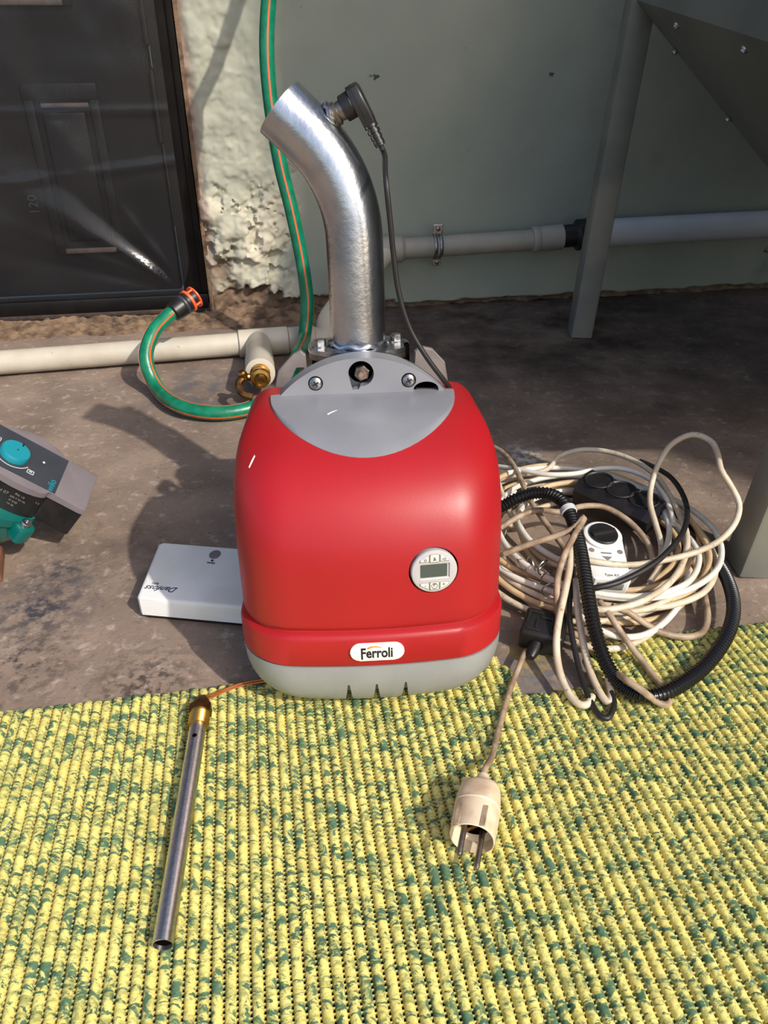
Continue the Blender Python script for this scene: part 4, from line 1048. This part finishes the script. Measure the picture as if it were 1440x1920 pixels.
cable('loose_cable', [Z7(a, b, h) for a, b, h in ((100, 560, .05), (200, 500, .06), (300, 470, .062), (400, 480, .060), (520, 450, .058), (620, 455, .055), (710, 500, .048), (790, 570, .042), (850, 660, .036), (870, 760, .03))], .0037, 'cabled', 'brownish cable passing under the conduit beside the thermostat')
cable('loose_cable', [Z7(a, b, h) for a, b, h in ((100, 760, .03), (180, 810, .03), (280, 850, .03), (360, 880, .03), (460, 960, .03), (560, 1050, .028), (680, 1100, .024), (800, 1100, .02), (900, 1050, .018), (990, 950, .02), (1030, 850, .024), (1035, 780, .03))], .0037, 'cablew', 'white cable bowing round the front of the coil')
cable('loose_cable', [Z7(a, b, h) for a, b, h in ((110, 800, .014), (190, 880, .012), (270, 950, .012), (380, 1060, .012), (500, 1140, .013), (640, 1165, .0125), (760, 1140, .0125), (860, 1080, .013), (940, 1000, .016))], .0037, 'cable', 'lowest cream cable along the front of the coil at the mat edge')
# black wires
cable('black_wire', [Z7(a, b, h) for a, b, h in ((470, 760, .05), (452, 880, .046), (448, 1000, .038), (462, 1110, .030), (485, 1220, .022), (515, 1330, .016), (555, 1430, .0125), (600, 1500, .0118), (635, 1512, .0118), (660, 1480, .012), (670, 1430, .013), (655, 1380, .014))], .0030, 'blackrub', 'thin black wire looping down onto the mat')
cable('black_wire', [Z7(a, b, h) for a, b, h in ((800, 225, .05), (870, 255, .054), (945, 300, .058), (1005, 375, .062), (1036, 470, .064), (1020, 570, .064), (960, 655, .064), (880, 730, .062), (780, 792, .058), (660, 842, .055), (560, 862, .050), (500, 868, .042))], .0034, 'blackrub', 'shiny black cable sweeping across the thermostat')
# corrugated conduit
cpl = [(60, 480, .060), (120, 448, .070), (180, 415, .080), (260, 388, .088), (340, 388, .092), (405, 420, .092), (445, 480, .088), (475, 560, .082), (505, 680, .074), (525, 800, .066), (545, 920, .058), (570, 1050, .047), (605, 1170, .036), (655, 1280, .026), (730, 1365, .019), (820, 1402, .0175), (910, 1390, .0175), (1010, 1340, .0175), (1110, 1265, .018), (1195, 1165, .02), (1250, 1060, .022), (1268, 950, .022), (1245, 840, .020), (1190, 735, .017), (1110, 640, .015), (1030, 560, .014), (960, 490, .014), (900, 440, .016)]
cp = resample(spline([Z7(a, b, h) for a, b, h in cpl], .004), .00105)
rc = .0078
base = cp[0]
bm = tube(cp, lambda i: rc if (i % 4) in (0, 1) else rc - .0013, 14)
bmesh.ops.transform(bm, matrix=Matrix.Translation((-base.x, -base.y, 0)), verts=bm.verts)
con = empty('corrugated_conduit', (base.x, base.y, 0)); tag(con, 'thick black corrugated conduit curving round the cable coil', 'conduit')
obj('conduit_tube', bm, 'conduit', con, 30)
k = min(range(len(cp)), key=lambda i: (cp[i] - Z7(440, 472, .089)).length)
t = (cp[k + 3] - cp[k - 3]).normalized()
bm = lathe([(.0082, -.004), (.0095, -.0035), (.0095, .0035), (.0082, .004), (.0082, -.004)], 24, axis_mtx(cp[k] - V((base.x, base.y, 0)), t, (1, .2, 0)), False)
obj('cable_tie', bm, 'pvcwhite', con)
# white thermostat on the coil
ta, tb_ = G(1124, 980, .066), G(1148, 1088, .050)
tmx = frame((ta + tb_) / 2, (tb_ - ta), V((.05, -.30, 1)))
ther = empty('room_thermostat', mtx=tmx); tag(ther, 'white thermostat with a dark dial resting on the cable coil', 'thermostat')
TL = (tb_ - ta).length
hw2 = .0225
out = [(TL / 2 - .004, -hw2), (TL / 2, -hw2 + .004), (TL / 2, hw2 - .004), (TL / 2 - .004, hw2), (-TL / 2 + .030, hw2)]
for t in np.linspace(math.pi / 2, 3 * math.pi / 2, 20): out.append((-TL / 2 + .023 + .0235 * math.cos(t), .0235 * math.sin(t)))
out.append((-TL / 2 + .030, -hw2))
ob = obj('case', prism(out[::-1], -.020, 0, None, .002, 2), 'white', ther)
hc = -TL / 2 + .0235
obj('dial_ring', lathe([(.0225, -.001), (.0225, .0025), (.0205, .0035), (.0178, .0035)], 36, Matrix.Translation((hc, 0, 0))), 'white', ther)
dl = obj('dial', lathe([(.0170, .002), (.0170, .0055), (.0160, .0065), (.0003, .0068)], 36, Matrix.Translation((hc, 0, 0))), 'black', ther)
bm = bmesh.new(); add_box(bm, (0, 0, .0075), (.0065, .030, .0030), .001, 2, Matrix.Translation((hc, 0, 0)) @ Matrix.Rotation(.35, 4, 'Z')); obj('dial_grip', bm, 'blackrub', dl)
for y, px in ((-.0165, hc + .024), (.0165, hc + .024)):
    obj('fixing_hole', lathe([(.0034, -.0002), (.0034, .0003)], 16, Matrix.Translation((px, y, 0))), 'inkgrey', ther)
obj('pointer_mark', prism([(hc + .033, -.006), (hc + .0395, 0), (hc + .033, .006)][::-1], -.0002, .0004), 'inkgrey', ther, 0)
obj('pointer_bar', box((hc + .0275, 0, .0001), (.0022, .012, .0006)), 'inkgrey', ther, 0)
rz = Matrix.Rotation(math.pi / 2, 4, 'Z')
text('lettering', 'Danfoss', .0072, 'ink', ther, Matrix.Translation((hc + .0445, 0, .0003)) @ rz, .0002, .4)
text('lettering', 'Type RT', .0048, 'inkgrey', ther, Matrix.Translation((hc + .062, .001, .0003)) @ rz, .0002)
obj('case_vent', box((TL / 2 - .001, 0, -.010), (.004, .03, .010), .001), 'inkgrey', ther)
# black three-way socket block at the back
sa, sb = G(1100, 888, .058), G(1240, 948, .058)
smx = frame(V((sa.x, sa.y, .026)), sb - sa, (0, -.15, 1))
sblk = empty('socket_block', mtx=smx); tag(sblk, 'black multi-way socket block lying among the cables behind the thermostat', 'socket block')
SL = (sb - sa).length; 
prof = [(-.026, 0), (.026, 0), (.026, .020), (.016, .032), (-.016, .032), (-.026, .020)]
mx_ = Matrix(((0, 0, 1, 0), (1, 0, 0, 0), (0, 1, 0, 0), (0, 0, 0, 1)))
obj('block_body', prism(prof, 0, SL, mx_, .003, 2), 'black', sblk, 30)
for k in range(3):
    x = SL * (.2 + .3 * k)
    so = obj('socket_well', lathe([(.0185, .0318), (.0195, .0335), (.0180, .0345), (.0165, .0330), (.0160, .0245), (.0003, .0245)], 24, Matrix.Translation((x, 0, 0)), False), 'blackrub', sblk)
    for y in (-.0095, .0095): obj('pin_hole', lathe([(.0026, .0240), (.0026, .0249)], 10, Matrix.Translation((x + y * .7, y * .7, 0))), 'dark', so)
# black connector housing in front
ca = G(1022, 1168, .030)
cmx = frame(V((ca.x, ca.y, .004)), V((.93, -.36, 0)), (0, -.1, 1))
cnb = empty('cable_connector', mtx=cmx); tag(cnb, 'small black cable connector with moulded slots between hood and coil', 'connector')
obj('connector_shell', box((0, 0, .015), (.046, .040, .028), .004, 3), 'black', cnb)
for x, y, sx_, sy_ in ((-.012, .012, .016, .0022), (-.018, .004, .0022, .018), (-.008, -.004, .0022, .012), (.004, .006, .018, .0022), (.008, -.003, .0022, .016), (.014, -.012, .012, .0022), (-.010, -.014, .014, .0022)):
    obj('moulded_rib', box((x, y, .0295), (sx_, sy_, .0028), .0005, 1), 'blackrub', cnb)
obj('cord_grip', lathe([(.0075, 0), (.0068, .008), (.0055, .014), (.0042, .018)], 16, axis_mtx((-.004, -.020, .013), (-.1, -1, -.1))), 'black', cnb)
# spring
sp0, sp1, sp2 = Z7(190, 745, .045), Z7(300, 740, .05), Z7(350, 900, .04)
ax = resample(spline([sp0, sp1, Z7(340, 800, .048), sp2], .003), .0006)
Fs = frames(ax); hel = [p + u * (.0085 * math.cos(i * .24)) + w * (.0085 * math.sin(i * .24)) for i, (p, (t, u, w)) in enumerate(zip(ax, Fs))]
b0 = hel[0]; bm = tube(hel, .0008, 5); bmesh.ops.transform(bm, matrix=Matrix.Translation((-b0.x, -b0.y, 0)), verts=bm.verts)
o = obj('coil_spring', bm, 'spring', None, 60, (b0.x, b0.y, 0)); tag(o, 'thin bare metal spring tangled in the left of the coil', 'spring')

# ---- mains plug on the mat, with its lead
pa, pb = G(905, 1462, MATZ + .019), G(884, 1578, MATZ + .020)
pdir = (pb - pa).normalized()
plm = axis_mtx(pa, pdir + V((0, 0, .02)), (.98, 0, .2))
lead = empty('mains_plug', mtx=Matrix.Translation((pa.x, pa.y, MATZ))); tag(lead, 'dirty cream two-pin mains plug lying on the mat with its lead', 'plug')
linv = lead.matrix_world.inverted(); PL = (pb - pa).length
def lpart(name, bm, m, par=None, sm=40):
    bmesh.ops.transform(bm, matrix=linv, verts=bm.verts); return obj(name, bm, m, par or lead, sm)
def ringset(levels, n=40):
    bm = bmesh.new(); rings = []
    for z, wx, wy, fl in levels:
        ring = []
        for k in range(n):
            a = 2 * math.pi * k / n; e = 2 / fl
            ring.append(bm.verts.new(plm @ V((wx * math.copysign(abs(math.cos(a)) ** e, math.cos(a)), wy * math.copysign(abs(math.sin(a)) ** e, math.sin(a)), z))))
        rings.append(ring)
    for a, b in zip(rings, rings[1:]):
        for k in range(n): bm.faces.new((a[k], a[(k + 1) % n], b[(k + 1) % n], b[k]))
    bm.faces.new(rings[0][::-1]); bm.faces.new(rings[-1]); return bm
S1 = PL / .062
grip = lpart('plug_grip', ringset([(-.004 * S1, .0050, .0050, 2), (.000, .0062, .0060, 2), (.004 * S1, .0085, .0080, 2), (.007 * S1, .0120, .0110, 2.4), (.0085 * S1, .0150, .0125, 2.6), (.012 * S1, .0168, .0140, 2.8), (.022 * S1, .0178, .0155, 2.8), (.030 * S1, .0186, .0172, 2.5), (.0315 * S1, .0190, .0178, 2.4), (.0330 * S1, .0180, .0168, 2.4)]), 'plugcream')
col_ = lpart('plug_collar', ringset([(.0325 * S1, .0175, .0165, 2.3), (.0335 * S1, .0188, .0178, 2.2), (.040 * S1, .0188, .0180, 2.2), (.0600 * S1, .0180, .0175, 2.2), (.0605 * S1, .0172, .0168, 2.2), (.050 * S1, .0166, .0162, 2.2), (.046 * S1, .010, .010, 2.2)]), 'plugcream')
lpart('plug_face', ringset([(.0455 * S1, .0160, .0158, 2.2), (.0470 * S1, .0162, .0158, 2.2)]), 'dark', col_)
for s_ in (-1, 1):
    a = .62 * s_; pmx_ = plm @ Matrix.Translation((0, 0, 0))
    bm = bmesh.new(); add_box(bm, (.0188 * s_ * 0 + .0105 * s_, 0, .050 * S1), (.0046, .0012, .020 * S1), .0004, 1, plm @ Matrix.Translation((0, -.0168 if False else .0160, 0)))
    lpart('side_slot', bm, 'cabled', col_)
pins_dir = V((.0095 * .78, .0095 * -.62, 0))
up_in = plm.to_3x3().inverted() @ V((0, 0, 1)); rt_in = plm.to_3x3().inverted() @ V((1, 0, 0))
pd = (rt_in * .72 - up_in * .62); pd.z = 0; pd = pd.normalized() * .0095
for s_ in (-1, 1):
    lpart('pin', lathe([(.0024, .046 * S1), (.0024, .0795 * S1), (.0016, .0815 * S1), (.0004, .0820 * S1)], 14, plm @ Matrix.Translation(pd * s_)), 'steelraw', col_)
bm = bmesh.new(); add_box(bm, (0, 0, .0485 * S1), (.028, .0030, .002), .0005, 1, plm @ Matrix.Rotation(math.atan2(pd.y, pd.x) + math.pi / 2, 4, 'Z')); lpart('earth_strip', bm, 'brassdark', col_)
ld = [Z7(a, b, h) for a, b, h in ((360, 990, .03), (310, 1040, .02))]
ld = [V(cmx @ V((-.006, -.036, .010)))] + [Z7(a, b, h) for a, b, h in ((235, 1170, .010), (190, 1265, .012), (150, 1370, .0125), (115, 1490, .0125), (85, 1600, .0125))] + [G(922, 1420, .016), plm @ V((0, 0, -.010)), plm @ V((0, 0, .002))]
lpart('plug_lead', tube(spline(ld, .006), .0029, 10), 'cabled')
